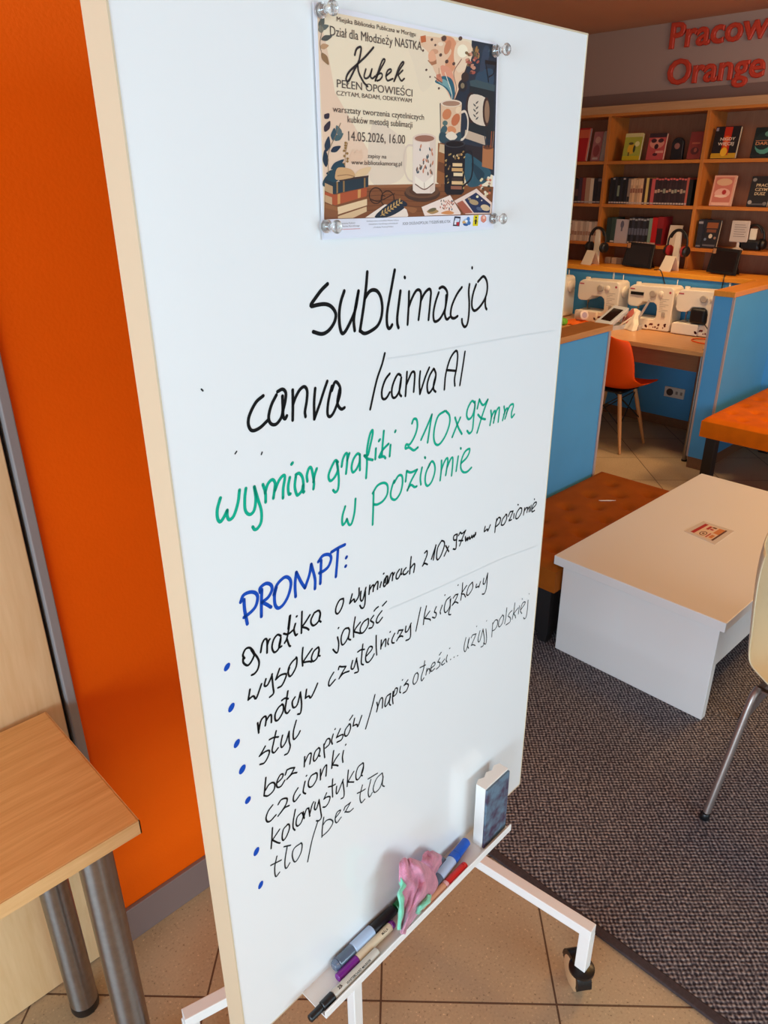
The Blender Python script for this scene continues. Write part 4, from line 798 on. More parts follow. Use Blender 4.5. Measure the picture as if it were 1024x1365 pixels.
shape(art, [(112, 925), (170, 942), (304, 902), (303, 925), (180, 962), (112, 945)], (150, 96, 58)); shape(art, [(170, 942), (304, 905), (304, 934), (172, 976)], (228, 194, 152)); shape(art, [(112, 945), (172, 960), (172, 986), (112, 990)], (136, 84, 52)); shape(art, [(172, 984), (302, 940), (303, 962), (240, 992), (172, 994)], (218, 182, 140))
# glasses, bookmark and cards
for cx, cy in ((345, 890), (398, 905)):
    pline(art, [(cx + 30 * math.cos(2 * PI * k / 14), cy + 36 * math.sin(2 * PI * k / 14)) for k in range(15)], 4.5, (56, 34, 28))
pline(art, [(370, 892), (380, 890), (386, 894)], 4, (56, 34, 28)); pline(art, [(318, 905), (360, 915), (430, 880)], 4, (56, 34, 28)); pline(art, [(425, 900), (440, 930), (470, 945)], 3.5, (56, 34, 28))
shape(art, [(296, 990), (385, 930), (480, 940), (492, 980), (488, 986)], (236, 216, 200)); shape(art, [(338, 986), (425, 912), (472, 915), (484, 938), (410, 984)], (30, 44, 58), True)
for i in range(7): leaf(art, 372 + i * 13, 975 - i * 9, 4, -20, 4, (196, 154, 92)); leaf(art, 372 + i * 13, 975 - i * 9, 16, 5, 4, (196, 154, 92))
pline(art, [(365, 982), (465, 918)], 2.4, (196, 154, 92))
shape(art, [(700, 914), (802, 858), (872, 922), (870, 972), (752, 974)], (234, 206, 190)); shape(art, [(748, 908), (800, 876), (866, 930), (862, 968), (790, 968)], (34, 50, 84)); shape(art, [(712, 925), (738, 912), (786, 968), (744, 972)], (170, 92, 72))
for x, y, r1, r2, c in ((790, 920, 22, 12, (176, 148, 110)), (842, 945, 22, 14, (214, 186, 146)), (806, 895, 6, 6, (236, 220, 176)), (770, 905, 8, 6, (160, 140, 116)), (826, 912, 3, 3, (226, 216, 190)), (815, 950, 14, 8, (80, 96, 122))): ell(art, x, y, r1, r2, c, 0.3, 12)
shape(art, [(552, 942), (682, 888), (730, 968), (730, 976), (566, 982)], (240, 216, 202))
for i in range(26): leaf(art, 635 + random.random() * 60, 915 + random.random() * 45, random.uniform(-8, 8), -11, 3, random.choice([(74, 86, 96), (186, 96, 76), (110, 96, 84), (200, 130, 100)]))
shape(art, [(575, 962), (605, 950), (630, 962), (600, 974)], (176, 136, 86), True); shape(art, [(640, 970), (672, 958), (700, 968), (680, 976)], (214, 140, 86), True); ell(art, 600, 955, 20, 8, (112, 100, 70), -.3)
shape(art, [(470, 940), (530, 948), (512, 970)], (150, 94, 58), True)
# white strip along the foot of the sheet and its small emblems
shape(art, [(104, 999), (872, 976), (871, 1030), (106, 1088)], (228, 230, 242))
shape(art, [(702, 984), (730, 986), (724, 1030), (694, 1028)], (34, 38, 58)); shape(art, [(706, 992), (726, 994), (722, 1012), (702, 1010)], (206, 216, 236)); shape(art, [(712, 1010), (724, 1010), (722, 1026), (712, 1026)], (186, 38, 52)); shape(art, [(702, 1004), (710, 1004), (710, 1022), (700, 1022)], (230, 232, 240))
for x, y, r1, r2, c in ((756, 1010, 17, 16, (160, 192, 220)), (764, 998, 8, 12, (76, 128, 186)), (746, 1012, 9, 8, (216, 168, 104)), (768, 1015, 8, 9, (66, 116, 176)), (752, 1022, 12, 6, (52, 92, 148)), (756, 1006, 6, 6, (240, 240, 246))): ell(art, x, y, r1, r2, c, 0.2, 12)
shape(art, [(789, 980), (812, 978), (808, 1028), (784, 1028)], (226, 206, 24)); ell(art, 800, 990, 4, 5, (30, 30, 20)); shape(art, [(795, 998), (804, 998), (801, 1020), (794, 1020)], (30, 30, 20)); pline(art, [(790, 1008), (798, 1000), (806, 1010)], 2.5, (30, 30, 20), False)
ell(art, 834, 994, 13, 16, (220, 132, 108)); ell(art, 836, 990, 6, 7, (240, 196, 176)); pline(art, [(822, 1004), (834, 1012), (846, 1002)], 3, (206, 110, 88))
pline(art, [(150, 1046), (272, 1040)], 2.4, (206, 120, 120), False)
mk('artwork', art, None, po, smooth=0, fixn=False)
# lettering of the poster
tx = MB(); DKT = pm((40, 34, 36), 0.45); GRT = pm((74, 62, 58), 0.45)
LAY[0] += 2
def ptext(s, a, b, hpx, bold=0.0, mm=None):
    tx = MB()
    A1 = Vector(pcrop(*a)); B1 = Vector(pcrop(*b)); d = (B1 - A1).normalized(); up = Vector((-d.y, d.x)) * hpx
    text_on(tx, s, A1, B1, up, ppt(0.0034 + LAY[0] * 1.6e-6), mm or GRT, bold)
    mk('lettering', tx, None, po, smooth=0, fixn=False)
K = 0.000195
ptext('Miejska Biblioteka Publiczna w Morągu', (166, 97), (525, 166), 20 * K, 0.0)
ptext('Dział dla Młodzieży NASTKA', (136, 161), (553, 230), 40 * K, 0.0)
ptext('PEŁEN OPOWIEŚCI', (167, 397), (510, 440), 35 * K, 0.0)
ptext('CZYTAM, BADAM, ODKRYWAM', (165, 433), (507, 467), 20 * K, 0.0)
ptext('warsztaty tworzenia czytelniczych', (148, 509), (563, 546), 28 * K, 0.0)
ptext('kubków metodą sublimacji', (216, 557), (510, 581), 30 * K, 0.0)
ptext('14.05.2026, 16.00', (219, 640), (477, 655), 44 * K, 0.0)
ptext('zapisy na', (307, 718), (392, 722), 20 * K, 0.0)
ptext('www.bibliotekamorag.pl', (233, 748), (462, 755), 22 * K, 0.0)
ptext('Ministerstwo Kultury', (168, 1021), (250, 1017), 8 * K, 0.0)
ptext('i Dziedzictwa Narodowego', (168, 1034), (270, 1030), 8 * K, 0.0)
ptext('Dofinansowano ze środków Ministra Kultury', (302, 1009), (448, 1004), 7 * K, 0.0)
ptext('i Dziedzictwa Narodowego pochodzących', (310, 1023), (444, 1018), 7 * K, 0.0)
ptext('z Funduszu Promocji Kultury', (332, 1037), (424, 1033), 7 * K, 0.0)
ptext('XXIII OGÓLNOPOLSKI TYDZIEŃ BIBLIOTEK', (465, 1024), (684, 1013), 15 * K, 0.0, DKT)
for st, wp in (("465,470 480,420 510,400 520,420 500,520 460,600 420,680 400,695 392,665 420,610 490,545 560,480 625,405", .0021), ("490,550 500,620 540,700 575,738", .0021), ("560,590 545,650 560,670 590,650 612,590", .0018), ("612,590 600,650 615,670 640,650", .0018), ("640,690 680,600 722,520 710,505 690,540 655,640 640,690", .0018), ("650,640 690,625 700,650 680,680 655,690", .0018), ("730,650 775,610 770,590 745,605 732,650 745,688 790,672", .0018), ("800,695 845,600 883,540 872,530 840,580 800,695", .0018), ("875,600 835,640", .0018), ("835,640 862,690 888,670", .0018)):
    pp = [Vector(bsz(400 + a / 6.4, b / 6.4, 0.0035)) for a, b in [tuple(float(q) for q in z.split(',')) for z in st.split()]]
    ribbon(tx, spline(pp, 4), wp, ppt(0.0034 + (LAY[0] + 1) * 1.6e-6), DKT)
mk('title_script', tx, None, po, smooth=0, fixn=False)

# clear hourglass magnets
M_acr = mat('clear_acrylic', (240, 240, 238), 0.06, trans=0.9, coat=0.3)
for (px, py), where in (((426.5, 14), 'top left'), ((659, 68), 'top right'), ((433.5, 301.5), 'bottom left'), ((656, 291), 'bottom right')):
    s, z = bsz(px, py, 0.0045)
    pr_ = [(0.0062, 0.0), (0.0068, 0.001), (0.0066, 0.004), (0.0036, 0.0075), (0.0033, 0.010), (0.0042, 0.0135), (0.0066, 0.0165), (0.0066, 0.0185), (0.0055, 0.0198)]
    mg = mk('push_pin_magnet', MB().lathe(pr_, bw(s, 0.0048, z), BN, n=24), M_acr)
    tag(mg, 'clear plastic push pin magnet at the %s corner of the poster' % where, 'magnet', 'magnets holding the poster')
    mk('metal_core', MB().lathe([(0.0028, 0.0), (0.0028, 0.0035)], bw(s, 0.0052, z), BN, n=12), M_chrome, mg)

# ================================================================ THINGS ON THE TRAY
TF = TZ + 0.0016
def along(a, b):
    a = Vector(a); b = Vector(b); return (b - a)
def marker(name, label, a, b, segs, print_=None):
    """a, b world end points; segs: list of (f0, f1, radius0, radius1, material, part name)"""
    a = Vector(a); b = Vector(b); d = b - a; L_ = d.length; d.normalize()
    t = thing(name, label, 'marker pen', (a + b) / 2 - Vector((0, 0, segs[0][2])), 0, 'whiteboard pens on the tray')
    for f0, f1, r0, r1, mm, pn in segs:
        e = 0.0012
        mk(pn, MB().lathe([(r0 - e, f0 * L_), (r0, f0 * L_ + e), (r1, f1 * L_ - e), (r1 - e, f1 * L_)], a, d, n=24), mm, t, smooth=40)
    for (s, f0, f1, ang, hh, mm, r) in (print_ or []):
        dd, ss, tt = frame_of(d); pm_ = MB()
        def fn(u, v): th = ang + v / r; return a + d * u + (ss * math.cos(th) + tt * math.sin(th)) * (r + 0.00025)
        text_on(pm_, s, (f0 * L_, 0), (f1 * L_, 0), (0, hh), fn, mm, 0.01)
        mk('lettering', pm_, None, t, smooth=0, fixn=False)
    return t
M_pcap = mat('purple_cap', (120, 28, 138), 0.35); M_pbar = mat('cream_barrel', (226, 204, 172), 0.45); M_wbar = mat('clear_white_barrel', (206, 200, 188), 0.3)
M_silver = mat('silver_blue_label', (176, 196, 224), 0.35); M_clear = mat('smoky_clear_end', (104, 122, 146), 0.12, coat=0.5, trans=0.35); M_green = mat('green_cap', (8, 112, 52), 0.35); M_bluec = mat('blue_cap', (18, 84, 186), 0.35); M_redc = mat('red_cap', (196, 24, 24), 0.35)
P = lambda s, o, z: bw(s, o, TF + z)
marker('whiteboard_marker', 'slim white whiteboard marker with black cap jutting over the tray end', P(0.431, 0.0425, 0.0080), P(0.579, 0.0425, 0.0080),
       [(0.0, 0.17, 0.0058, 0.0062, M_black, 'cap_tip'), (0.17, 0.33, 0.0075, 0.0078, M_black, 'cap'), (0.33, 1.0, 0.0073, 0.0073, M_wbar, 'barrel')],
       [('WHITEBOARD MARKER', 0.50, 0.86, 0.62, 0.0036, INK['k'], 0.0073), ('B', 0.40, 0.45, 1.1, 0.005, INK['d'], 0.0073)])
marker('felt_pen', 'slim cream pen with purple cap and purple end', P(0.503, 0.0275, 0.0078), P(0.634, 0.0275, 0.0078),
       [(0.0, 0.34, 0.0068, 0.0070, M_pcap, 'cap'), (0.34, 0.94, 0.0070, 0.0070, M_pbar, 'barrel'), (0.94, 1.0, 0.0070, 0.0064, M_pcap, 'end_plug')],
       [('MÅLA', 0.76, 0.87, 0.85, 0.0035, INK['k'], 0.0070)])
marker('board_marker', 'thick silver labelled marker with black cap and clear end', P(0.510, 0.0115, 0.0103), P(0.652, 0.0115, 0.0103),
       [(0.0, 0.06, 0.0078, 0.0100, M_clear, 'end_plug'), (0.06, 0.30, 0.0100, 0.0100, M_clear, 'clear_end'), (0.30, 0.62, 0.0103, 0.0103, M_silver, 'label_sleeve'), (0.62, 1.0, 0.0096, 0.0088, M_black, 'cap')])
marker('board_marker', 'marker with green cap mostly under the pink cloth', P(0.656, 0.0120, 0.0092), P(0.790, 0.0120, 0.0098),
       [(0.0, 0.33, 0.0088, 0.0094, M_green, 'cap'), (0.33, 0.8, 0.0098, 0.0098, M_silver, 'label_sleeve'), (0.8, 1.0, 0.0098, 0.0094, M_clear, 'clear_end')])
marker('board_marker', 'thick blue capped marker with silver label to the right of the pink cloth', P(0.715, 0.0330, 0.0103), P(0.853, 0.0150, 0.0100),
       [(0.0, 0.30, 0.0094, 0.0098, M_clear, 'clear_end'), (0.30, 0.62, 0.0100, 0.0100, M_silver, 'label_sleeve'), (0.62, 0.72, 0.0104, 0.0104, M_bluec, 'cap_collar'), (0.72, 1.0, 0.0096, 0.0088, M_bluec, 'cap')])
marker('whiteboard_marker', 'slim red marker beside the tray lip below the blue capped marker', P(0.688, 0.0445, 0.0075), P(0.812, 0.0445, 0.0072),
       [(0.0, 0.50, 0.0070, 0.0072, mat('clear_red_barrel', (206, 150, 118), 0.3), 'barrel'), (0.50, 0.56, 0.0074, 0.0074, mat('pink_ring', (222, 170, 170), 0.4), 'label_ring'), (0.56, 0.94, 0.0072, 0.0070, M_redc, 'cap'), (0.94, 1.0, 0.0070, 0.0066, M_redc, 'cap_end')])

# eraser: white ribbed body standing on end, dark felt facing the room
er = thing('board_eraser', 'white whiteboard eraser with dirty dark felt standing on the tray', 'eraser', bw(0.90, 0.03, TF))
s0, s1_, o0, o1_ = 0.867, 0.940, 0.016, 0.0405; z0_, z1_ = TF, 0.699
pts = [(s0, o0 + 0.004), (s0, o1_), (s1_, o1_), (s1_, o0 + 0.004)]
k = 6
for i in range(k + 1):
    a = s1_ - (s1_ - s0) * i / k
    pts.append((a, o0 + (0.004 if i % 2 == 0 else -0.001)))
mk('body', MB().prism(pts, lambda a, b, d_: bw(a, b, d_), z0_, z1_), M_white, er, smooth=0, bev=0.001)
mf = mat('dirty_felt', (66, 78, 96), 0.95, noise=0.45, nscale=40, bump=0.4, bscale=500)
_r = [n for n in mf.node_tree.nodes if n.type == 'VALTORGB'][0].color_ramp
_r.elements[0].position = 0.36; _r.elements[1].position = 0.62; _r.elements[0].color = lin((70, 50, 72)); _r.elements[1].color = lin((98, 120, 138))
mk('felt_pad', MB().box((s0 + 0.001, o1_, z0_ + 0.001), (s1_ - 0.001, o1_ + 0.0045, z1_ - 0.002), None, g), mf, er, smooth=0, bev=0.001)

# cloth
M_pink = mat('pink_microfibre', (204, 132, 158), 0.95, noise=0.28, nscale=45, bump=1.0, bscale=500, sheen=0.3); M_mint = mat('mint_microfibre', (116, 206, 172), 0.95, noise=0.12, nscale=60, bump=0.6, bscale=420, sheen=0.3)
cl = thing('cleaning_cloth', 'crumpled pink cleaning cloth with mint underside lying over the pens', 'cloth', bw(0.71, 0.035, TF))
def c2(x, y): return 500 + x / 7.314, 1100 + y / 7.314
def cloth_patch(rows, offs, fold, nj=23, seed=1):
    rnd = random.Random(seed); ph = [rnd.uniform(0, 6) for _ in range(6)]
    R = spline([Vector((y, l, r)) for y, l, r in rows], 5)
    P_ = []
    for i, (y, l, r) in enumerate(R):
        v = i / (len(R) - 1); row = []
        for j in range(nj):
            u = j / (nj - 1)
            off = offs[0] + (offs[1] - offs[0]) * v
            f_ = fold * (math.sin(u * 9 + ph[0] + 3 * v) * 0.6 + math.sin(u * 17 + ph[1] - 5 * v) * 0.3 + math.sin(v * 11 + u * 4 + ph[2]) * 0.35 + 0.35 * math.sin(v * 19 - u * 8 + ph[5]) + 0.25 * math.sin(u * 27 + v * 9))
            edge = min(u, 1 - u) * 2; off2 = off + f_ * (0.3 + 0.7 * edge) - 0.010 * (1 - edge) ** 2 + 0.008 * math.sin(PI * v)
            wob = 5 * math.sin(v * 23 + ph[3] + (0 if u < .5 else 2))
            s_, z_ = bsz(*c2(l + (r - l) * u + wob * (1 - edge), y + 6 * math.sin(u * 12 + ph[4])), off2)
            row.append(bw(s_, off2, z_))
        P_.append(row)
    return P_
mk('cloth_front', MB().grid(cloth_patch([(325, 270, 370), (360, 245, 460), (400, 235, 510), (470, 228, 585), (540, 235, 615), (600, 262, 600), (680, 262, 550), (760, 275, 480), (840, 270, 420), (920, 262, 370), (1000, 255, 310), (1060, 258, 285)], (0.037, 0.0635), 0.006)), M_pink, cl, smooth=70, solid=0.003, sub=1)
mk('cloth_fold', MB().grid(cloth_patch([(252, 490, 560), (300, 462, 645), (350, 450, 650), (400, 462, 635), (450, 480, 600), (500, 490, 590)], (0.022, 0.030), 0.004, 11, 4)), M_pink, cl, smooth=70, solid=0.003, sub=1)
o = mk('cloth_underside', MB().grid(cloth_patch([(505, 238, 270), (560, 240, 300), (600, 246, 300), (660, 226, 262), (720, 228, 282), (800, 240, 282), (880, 228, 275), (960, 222, 258), (1020, 226, 250)], (0.046, 0.0625), 0.002, 7, 6)).grid(cloth_patch([(675, 500, 540), (720, 470, 545), (760, 430, 530), (800, 405, 480), (840, 400, 445), (865, 410, 430)], (0.060, 0.062), 0.003, 7, 8)), M_mint, cl, smooth=70, solid=0.003, sub=1)
o['label'] = 'mint green edges of the cloth'

# ================================================================ BOOKCASE AND WALL SIGN
SX = 5.50; SB = 5.775                      # front of the shelves, back board
M_shelf = wood('bookcase_wood', (188, 108, 40), (208, 126, 50), 'Y', 1.2, 0.45, 12)
M_shelfz = wood('bookcase_upright', (182, 106, 40), (200, 122, 52), 'Z', 1.2, 0.45, 12)
M_back = wood('bookcase_back', (150, 96, 66), (164, 108, 76), 'Z', 1.2, 0.6, 8)
ZS = [1.231, 1.508, 1.804]; ZT = 2.10; YD = [1.765, 2.505, 3.245, 3.985]
Y0, Y1 = 1.02, 4.58
bc = thing('bookcase', 'tall honey wood bookcase with books behind the counter', 'bookcase', (5.64, 2.8, 0.0))
mk('back_board', MB().box((SB - 0.008, Y0, 0.02), (SB, Y1, ZT + 0.02)), M_back, bc, smooth=0)
for z in ZS + [1.0]: mk('shelf', MB().box((SX + 0.004, Y0 + 0.02, z - 0.022), (SB - 0.008, Y1 - 0.02, z)), M_shelf, bc, smooth=0, bev=0.001)
for y in [Y0 + 0.012] + YD + [Y1 - 0.012]: mk('upright', MB().box((SX, y - 0.012, 0.0), (SB - 0.008, y + 0.012, ZT)), M_shelfz, bc, smooth=0, bev=0.001)
mk('top_panel', MB().box((SX - 0.004, Y0, ZT), (SB, Y1, ZT + 0.018)), M_shelf, bc, smooth=0)
mk('fascia', MB().box((SX - 0.006, Y0, ZT + 0.018), (SX + 0.016, Y1, 2.168)), wood('bookcase_fascia', (188, 138, 92), (202, 152, 106), 'Y', 1, 0.45), bc, smooth=0)
struct('trim_3', MB().box((RX1 - 0.010, RY0, 2.172), (RX1, RY1, 2.268)), mat('grey_brown_bulkhead', (132, 104, 92), 0.7), 'grey brown band between bookcase and lettered wall', smooth=0)

M_red = mat('red_letters', (214, 66, 40), 0.5)
XW = RX1 - 0.022
def sign(name, s, bl, h, wid, label):
    vs, fs = text_shape(s, 0.0, 0.0, 0.05, 0.026)
    x0 = min(v[0] for v in vs); x1 = max(v[0] for v in vs); sc = h / CAP; sx = wid / (x1 - x0)
    y_, z_ = bl
    mb = MB().add([(XW + 0.011 - v[2] * 0.18, y_ - (v[0] - x0) * sx, z_ + v[1] * sc) for v in vs], fs)
    o = mk(name, mb, M_red, smooth=0); tag(o, label, 'sign')
p0 = xp(891, 64, XW); p1 = xp(887, 114, XW); p2 = xp(1017, 104, XW)
ow_ = p0.y - 0; wO = p1.y - p2.y
vsO, _ = text_shape('Orange', 0.0, 0.0, 0.05, 0.026); vsP, _ = text_shape('Pracownia', 0.0, 0.0, 0.05, 0.026)
spanO = max(v[0] for v in vsO) - min(v[0] for v in vsO); spanP = max(v[0] for v in vsP) - min(v[0] for v in vsP)
sign('wall_lettering', 'Pracownia', (p0.y, 2.526), 0.148, wO * spanP / spanO, 'upper word in raised red letters high on the wall above the bookcase')
sign('wall_lettering', 'Orange', (p1.y, 2.300), 0.148, wO, 'lower word in raised red letters just above the bookcase')

# ---------------------------------------------------------------- books
M_pages = mat('book_pages', (214, 200, 176), 0.8)
def bmat(c): return mat('cover_%02x%02x%02x' % tuple(c), c, 0.45)
def spine_book(y_left, wid, z, hgt, col, label, group, bands=(), depth=0.135, x=None):
    """book standing spine out; y_left is the end nearer the left of the photo (larger y)"""
    x0 = (SX + 0.03) if x is None else x; y1 = y_left; y0 = y_left - wid; t_ = 0.0018
    b = MB()
    b.box((x0, y0, z), (x0 + 0.004, y1, z + hgt)).box((x0 + 0.004, y0, z), (x0 + depth, y0 + t_, z + hgt)).box((x0 + 0.004, y1 - t_, z), (x0 + depth, y1, z + hgt))
    o = mk('book', b, bmat(col), smooth=0); tag(o, label, 'book', group)
    mk('pages', MB().box((x0 + 0.004, y0 + t_, z + 0.003), (x0 + depth - 0.004, y1 - t_, z + hgt - 0.003)), M_pages, o, smooth=0)
    for f0, f1, c in bands:
        mk('spine_label', MB().box((x0 - 0.0006, y0 + 0.0015, z + hgt * f0), (x0, y1 - 0.0015, z + hgt * f1)), bmat(c), o, smooth=0)
    return o
def face_book(pxl, pxr, pyt, z, col, label, decor=None, thick=0.022, lean=0.16, xf_=None, spine=None):
    """book leaning back with its front cover to the room, at its place on the shelf"""
    xf0 = (SX + 0.035) if xf_ is None else xf_
    a = xp(pxl, pyt + 14, xf0); c = xp(pxr, pyt + 14, xf0); y1, y0 = a.y, c.y
    ym = (y0 + y1) / 2; hgt = xp((pxl + pxr) / 2, pyt, xf0 + 0.03).z - z
    sl = lean
    def fn(d_, y, h): return Vector((xf0 + d_ * math.cos(sl) + h * math.sin(sl), y, z + thick * 0 + h * math.cos(sl) - d_ * math.sin(sl) + thick * math.sin(sl)))
    t_ = 0.002
    b = MB().box((0, y0, 0), (t_, y1, hgt), None, fn).box((thick - t_, y0, 0), (thick, y1, hgt), None, fn).box((t_, y1 - t_, 0), (thick - t_, y1, hgt), None, fn)
    o = mk('book', b, bmat(col), smooth=0); tag(o, label, 'book')
    mk('pages', MB().box((t_, y0 + 0.003, 0.003), (thick - t_, y1 - t_, hgt - 0.003), None, fn), M_pages, o, smooth=0)
    if decor:
        dm = MB(); n = [0]
        def R(u0, v0, u1, v1, cc):
            n[0] += 1; e = -0.0003 - n[0] * 0.00008
            q = lambda u, v: fn(e, y1 + (y0 - y1) * u, hgt * v)
            dm.add([q(u0, v0), q(u1, v0), q(u1, v1), q(u0, v1)], [(0, 1, 2, 3)], bmat(cc))
        def E_(u, v, ru, rv, cc, k=14):
            n[0] += 1; e = -0.0003 - n[0] * 0.00008
            dm.add([fn(e, y1 + (y0 - y1) * (u + ru * math.cos(2 * PI * i / k)), hgt * (v + rv * math.sin(2 * PI * i / k))) for i in range(k)], [tuple(range(k))], bmat(cc))
        def T(s, u0, u1, v, hh, cc):
            n[0] += 1; e = -0.0003 - n[0] * 0.00008
            text_on(dm, s, (u0, v), (u1, v), (0, hh), lambda u, vv: fn(e, y1 + (y0 - y1) * u, hgt * vv), bmat(cc), 0.02)
        decor(R, E_, T)
        mk('cover_print', dm, None, o, smooth=0, fixn=False)
    return o
z1, z2, z3 = ZS[2], ZS[1], ZS[0]
# top row, covers to the room
face_book(768, 784, 171, z1, (186, 22, 30), 'red covered book at the left end of the top shelf row', lambda R, E, T: (R(.1, .7, .9, .95, (214, 96, 60)), R(.9, .02, 1, .98, (226, 120, 100))))
face_book(789, 801, 176, z1, (176, 104, 100), 'dusty pink book face out in the left bay of the top row', lambda R, E, T: (E(.5, .72, .3, .12, (206, 150, 130)), E(.5, .35, .35, .2, (150, 66, 64)), R(.2, .05, .8, .12, (206, 170, 150))))
face_book(802, 811, 175, z1, (176, 160, 150), 'pale grey book beside the dusty pink book in the left bay', None)
face_book(831, 854, 178, z1, (176, 172, 60), 'lime green and yellow book face out on the top shelf row', lambda R, E, T: (R(0, .86, 1, 1, (214, 196, 130)), R(0, 0, 1, .16, (206, 176, 20)), E(.45, .42, .22, .2, (226, 170, 40)), E(.75, .6, .14, .1, (226, 214, 140)), E(.62, .42, .07, .14, (60, 70, 40)), E(.4, .62, .14, .05, (90, 80, 40)), R(.3, .16, .38, .3, (110, 80, 30))))
face_book(863, 886, 178, z1, (196, 78, 74), 'pink and black book with an owl like face on the top shelf row', lambda R, E, T: (R(0, .84, 1, 1, (60, 40, 44)), E(.5, .62, .42, .2, (222, 140, 116)), E(.3, .72, .16, .08, (70, 34, 40)), E(.7, .72, .16, .08, (70, 34, 40)), E(.5, .5, .12, .1, (60, 24, 30)), E(.5, .2, .14, .06, (80, 26, 34)), R(.5, .25, .95, .34, (226, 150, 130))))
# arched dark figure with a round pale face
a = xp(895, 195, SX + 0.05); c = xp(911, 195, SX + 0.05); ym = (a.y + c.y) / 2; hw_ = (a.y - c.y) / 2; hh = xp(903, 183, SX + 0.05).z - z1
pts = [(-hw_, 0), (hw_, 0), (hw_ * 0.95, hh - hw_ * 1.1)] + [(hw_ * math.cos(PI * i / 10), hh - hw_ * 1.1 + hw_ * 1.1 * math.sin(PI * i / 10)) for i in range(1, 10)] + [(-hw_ * 0.95, hh - hw_ * 1.1)]
fg = mk('arched_ornament', MB().prism(pts, lambda u, v, d_: Vector((SX + 0.05 + d_, ym + u, z1 + v)), 0, 0.03), mat('dark_ornament', (26, 20, 24), 0.5), bev=0.004)
tag(fg, 'small dark arched ornament with a round pale centre on the top shelf row', 'ornament')
mk('round_face', MB().lathe([(hw_ * 0.44, 0), (hw_ * 0.44, 0.003), (hw_ * 0.3, 0.004)], (SX + 0.05, ym, z1 + hh - hw_ * 1.25), (-1, 0, 0), n=20), mat('ornament_face', (150, 96, 84), 0.6), fg)
face_book(918, 936, 176, z1, (150, 58, 48), 'rust red book leaning on the upright of the top shelf row', lambda R, E, T: (E(.5, .3, .3, .14, (96, 44, 40)), R(.2, .55, .8, .62, (190, 96, 70)), E(.55, .33, .12, .08, (170, 90, 70))))
face_book(951, 984, 169, z1, (30, 24, 26), 'black book with a red and yellow flame cover on the top shelf', lambda R, E, T: (R(0, 0, 1, .16, (206, 150, 30)), R(.38, .1, .68, .98, (196, 44, 18)), R(.44, .1, .6, .7, (236, 96, 26)), E(.5, .2, .14, .14, (246, 180, 40)), T('NIGDY', .26, .86, .56, .09, (232, 208, 180)), T('WIĘCEJ', .2, .84, .41, .09, (232, 208, 180)), R(.02, .86, .12, .96, (150, 140, 150))), thick=0.03)
face_book(1004, 1036, 170, z1, (26, 34, 32), 'dark green book with a pale crescent on the top shelf', lambda R, E, T: (E(.5, .45, .4, .34, (88, 150, 128)), E(.42, .55, .36, .3, (30, 44, 42)), T('DARK', .12, .8, .42, .1, (214, 140, 90)), R(.1, .55, .9, .57, (196, 120, 80)), E(.62, .78, .2, .1, (96, 140, 116)), R(0, .03, 1, .08, (40, 40, 40))), thick=0.03)
# middle row
def row(bay, rowname, z, items, pxl, pxr, pyref):
    ya = xp(pxl, pyref, SX + 0.03).y; yb = xp(pxr, pyref, SX + 0.03).y
    tot = sum(i[0] for i in items); k = (ya - yb) / tot; y = ya
    words = ['first', 'second', 'third', 'fourth', 'fifth', 'sixth', 'seventh', 'eighth', 'ninth', 'tenth', 'eleventh', 'twelfth', 'thirteenth', 'fourteenth', 'fifteenth', 'sixteenth', 'seventeenth', 'eighteenth', 'nineteenth', 'twentieth', 'twenty-first', 'twenty-second', 'twenty-third', 'twenty-fourth', 'twenty-fifth', 'twenty-sixth', 'twenty-seventh', 'twenty-eighth', 'twenty-ninth', 'thirtieth']
    for i, (w_, h_, col, cname, bands) in enumerate(items):
        spine_book(y, w_ * k - 0.0011, z, h_ + 0.003 * math.sin(i * 2.3), tuple(max(0, min(255, int(v * (0.9 + 0.22 * ((i * 7) % 5) / 4)))) for v in col), '%s book, %s from left in the %s row, %s bay' % (cname, words[i], rowname, bay), 'books in the %s row of the %s bay' % (rowname, bay), bands)
        y -= w_ * k
DK = (34, 30, 36); BK = (22, 20, 24); CRM = (206, 170, 136)
foot_ = (0.03, 0.09, (190, 170, 160))
itm = [(1.3, .178, BK, 'black', [foot_]), (1.0, .17, (74, 52, 44), 'brown', [foot_]), (1.0, .175, (110, 72, 56), 'tan', [foot_]), (1, .17, DK, 'charcoal', [foot_, (.3, .6, (90, 60, 60))]), (1, .182, (60, 40, 56), 'plum', [foot_]), (1, .185, (150, 60, 52), 'red brown', [foot_]), (1.3, .18, (176, 140, 112), 'beige', [foot_]), (1.0, .18, (196, 176, 150), 'cream', [foot_]), (1.1, .182, DK, 'charcoal', [foot_]), (1.1, .182, (40, 36, 44), 'dark slate', [foot_, (.85, .95, (120, 110, 110))]), (1, .183, BK, 'black', [foot_])]
row('left', 'middle', z2, itm, 752, 806, 255)
itm = []
for i in range(7): itm.append((1, .182 + .004 * (i % 3), BK if i % 2 else (30, 30, 40), 'black' if i % 2 else 'blue black', [foot_] + ([(.3, .7, (120, 130, 110))] if i == 3 else []) + ([(.9, .96, (170, 160, 160))] if i in (1, 5) else [])))
itm.append((1, .178, (124, 104, 92), 'grey brown', [foot_, (.1, .3, (40, 36, 40))]))
for i in range(5): itm.append((.95, .175, (204, 160, 122), 'cream', [foot_, (.45, .62, (150, 96, 76)), (.75, .97, (216, 176, 136))]))
itm.append((1, .18, (60, 34, 34), 'dark maroon', [foot_])); itm.append((1, .178, (206, 176, 104), 'straw yellow', [foot_])); itm.append((1, .178, (66, 34, 34), 'dark red', [foot_])); itm.append((1.3, .178, (196, 84, 84), 'pink', [foot_]))
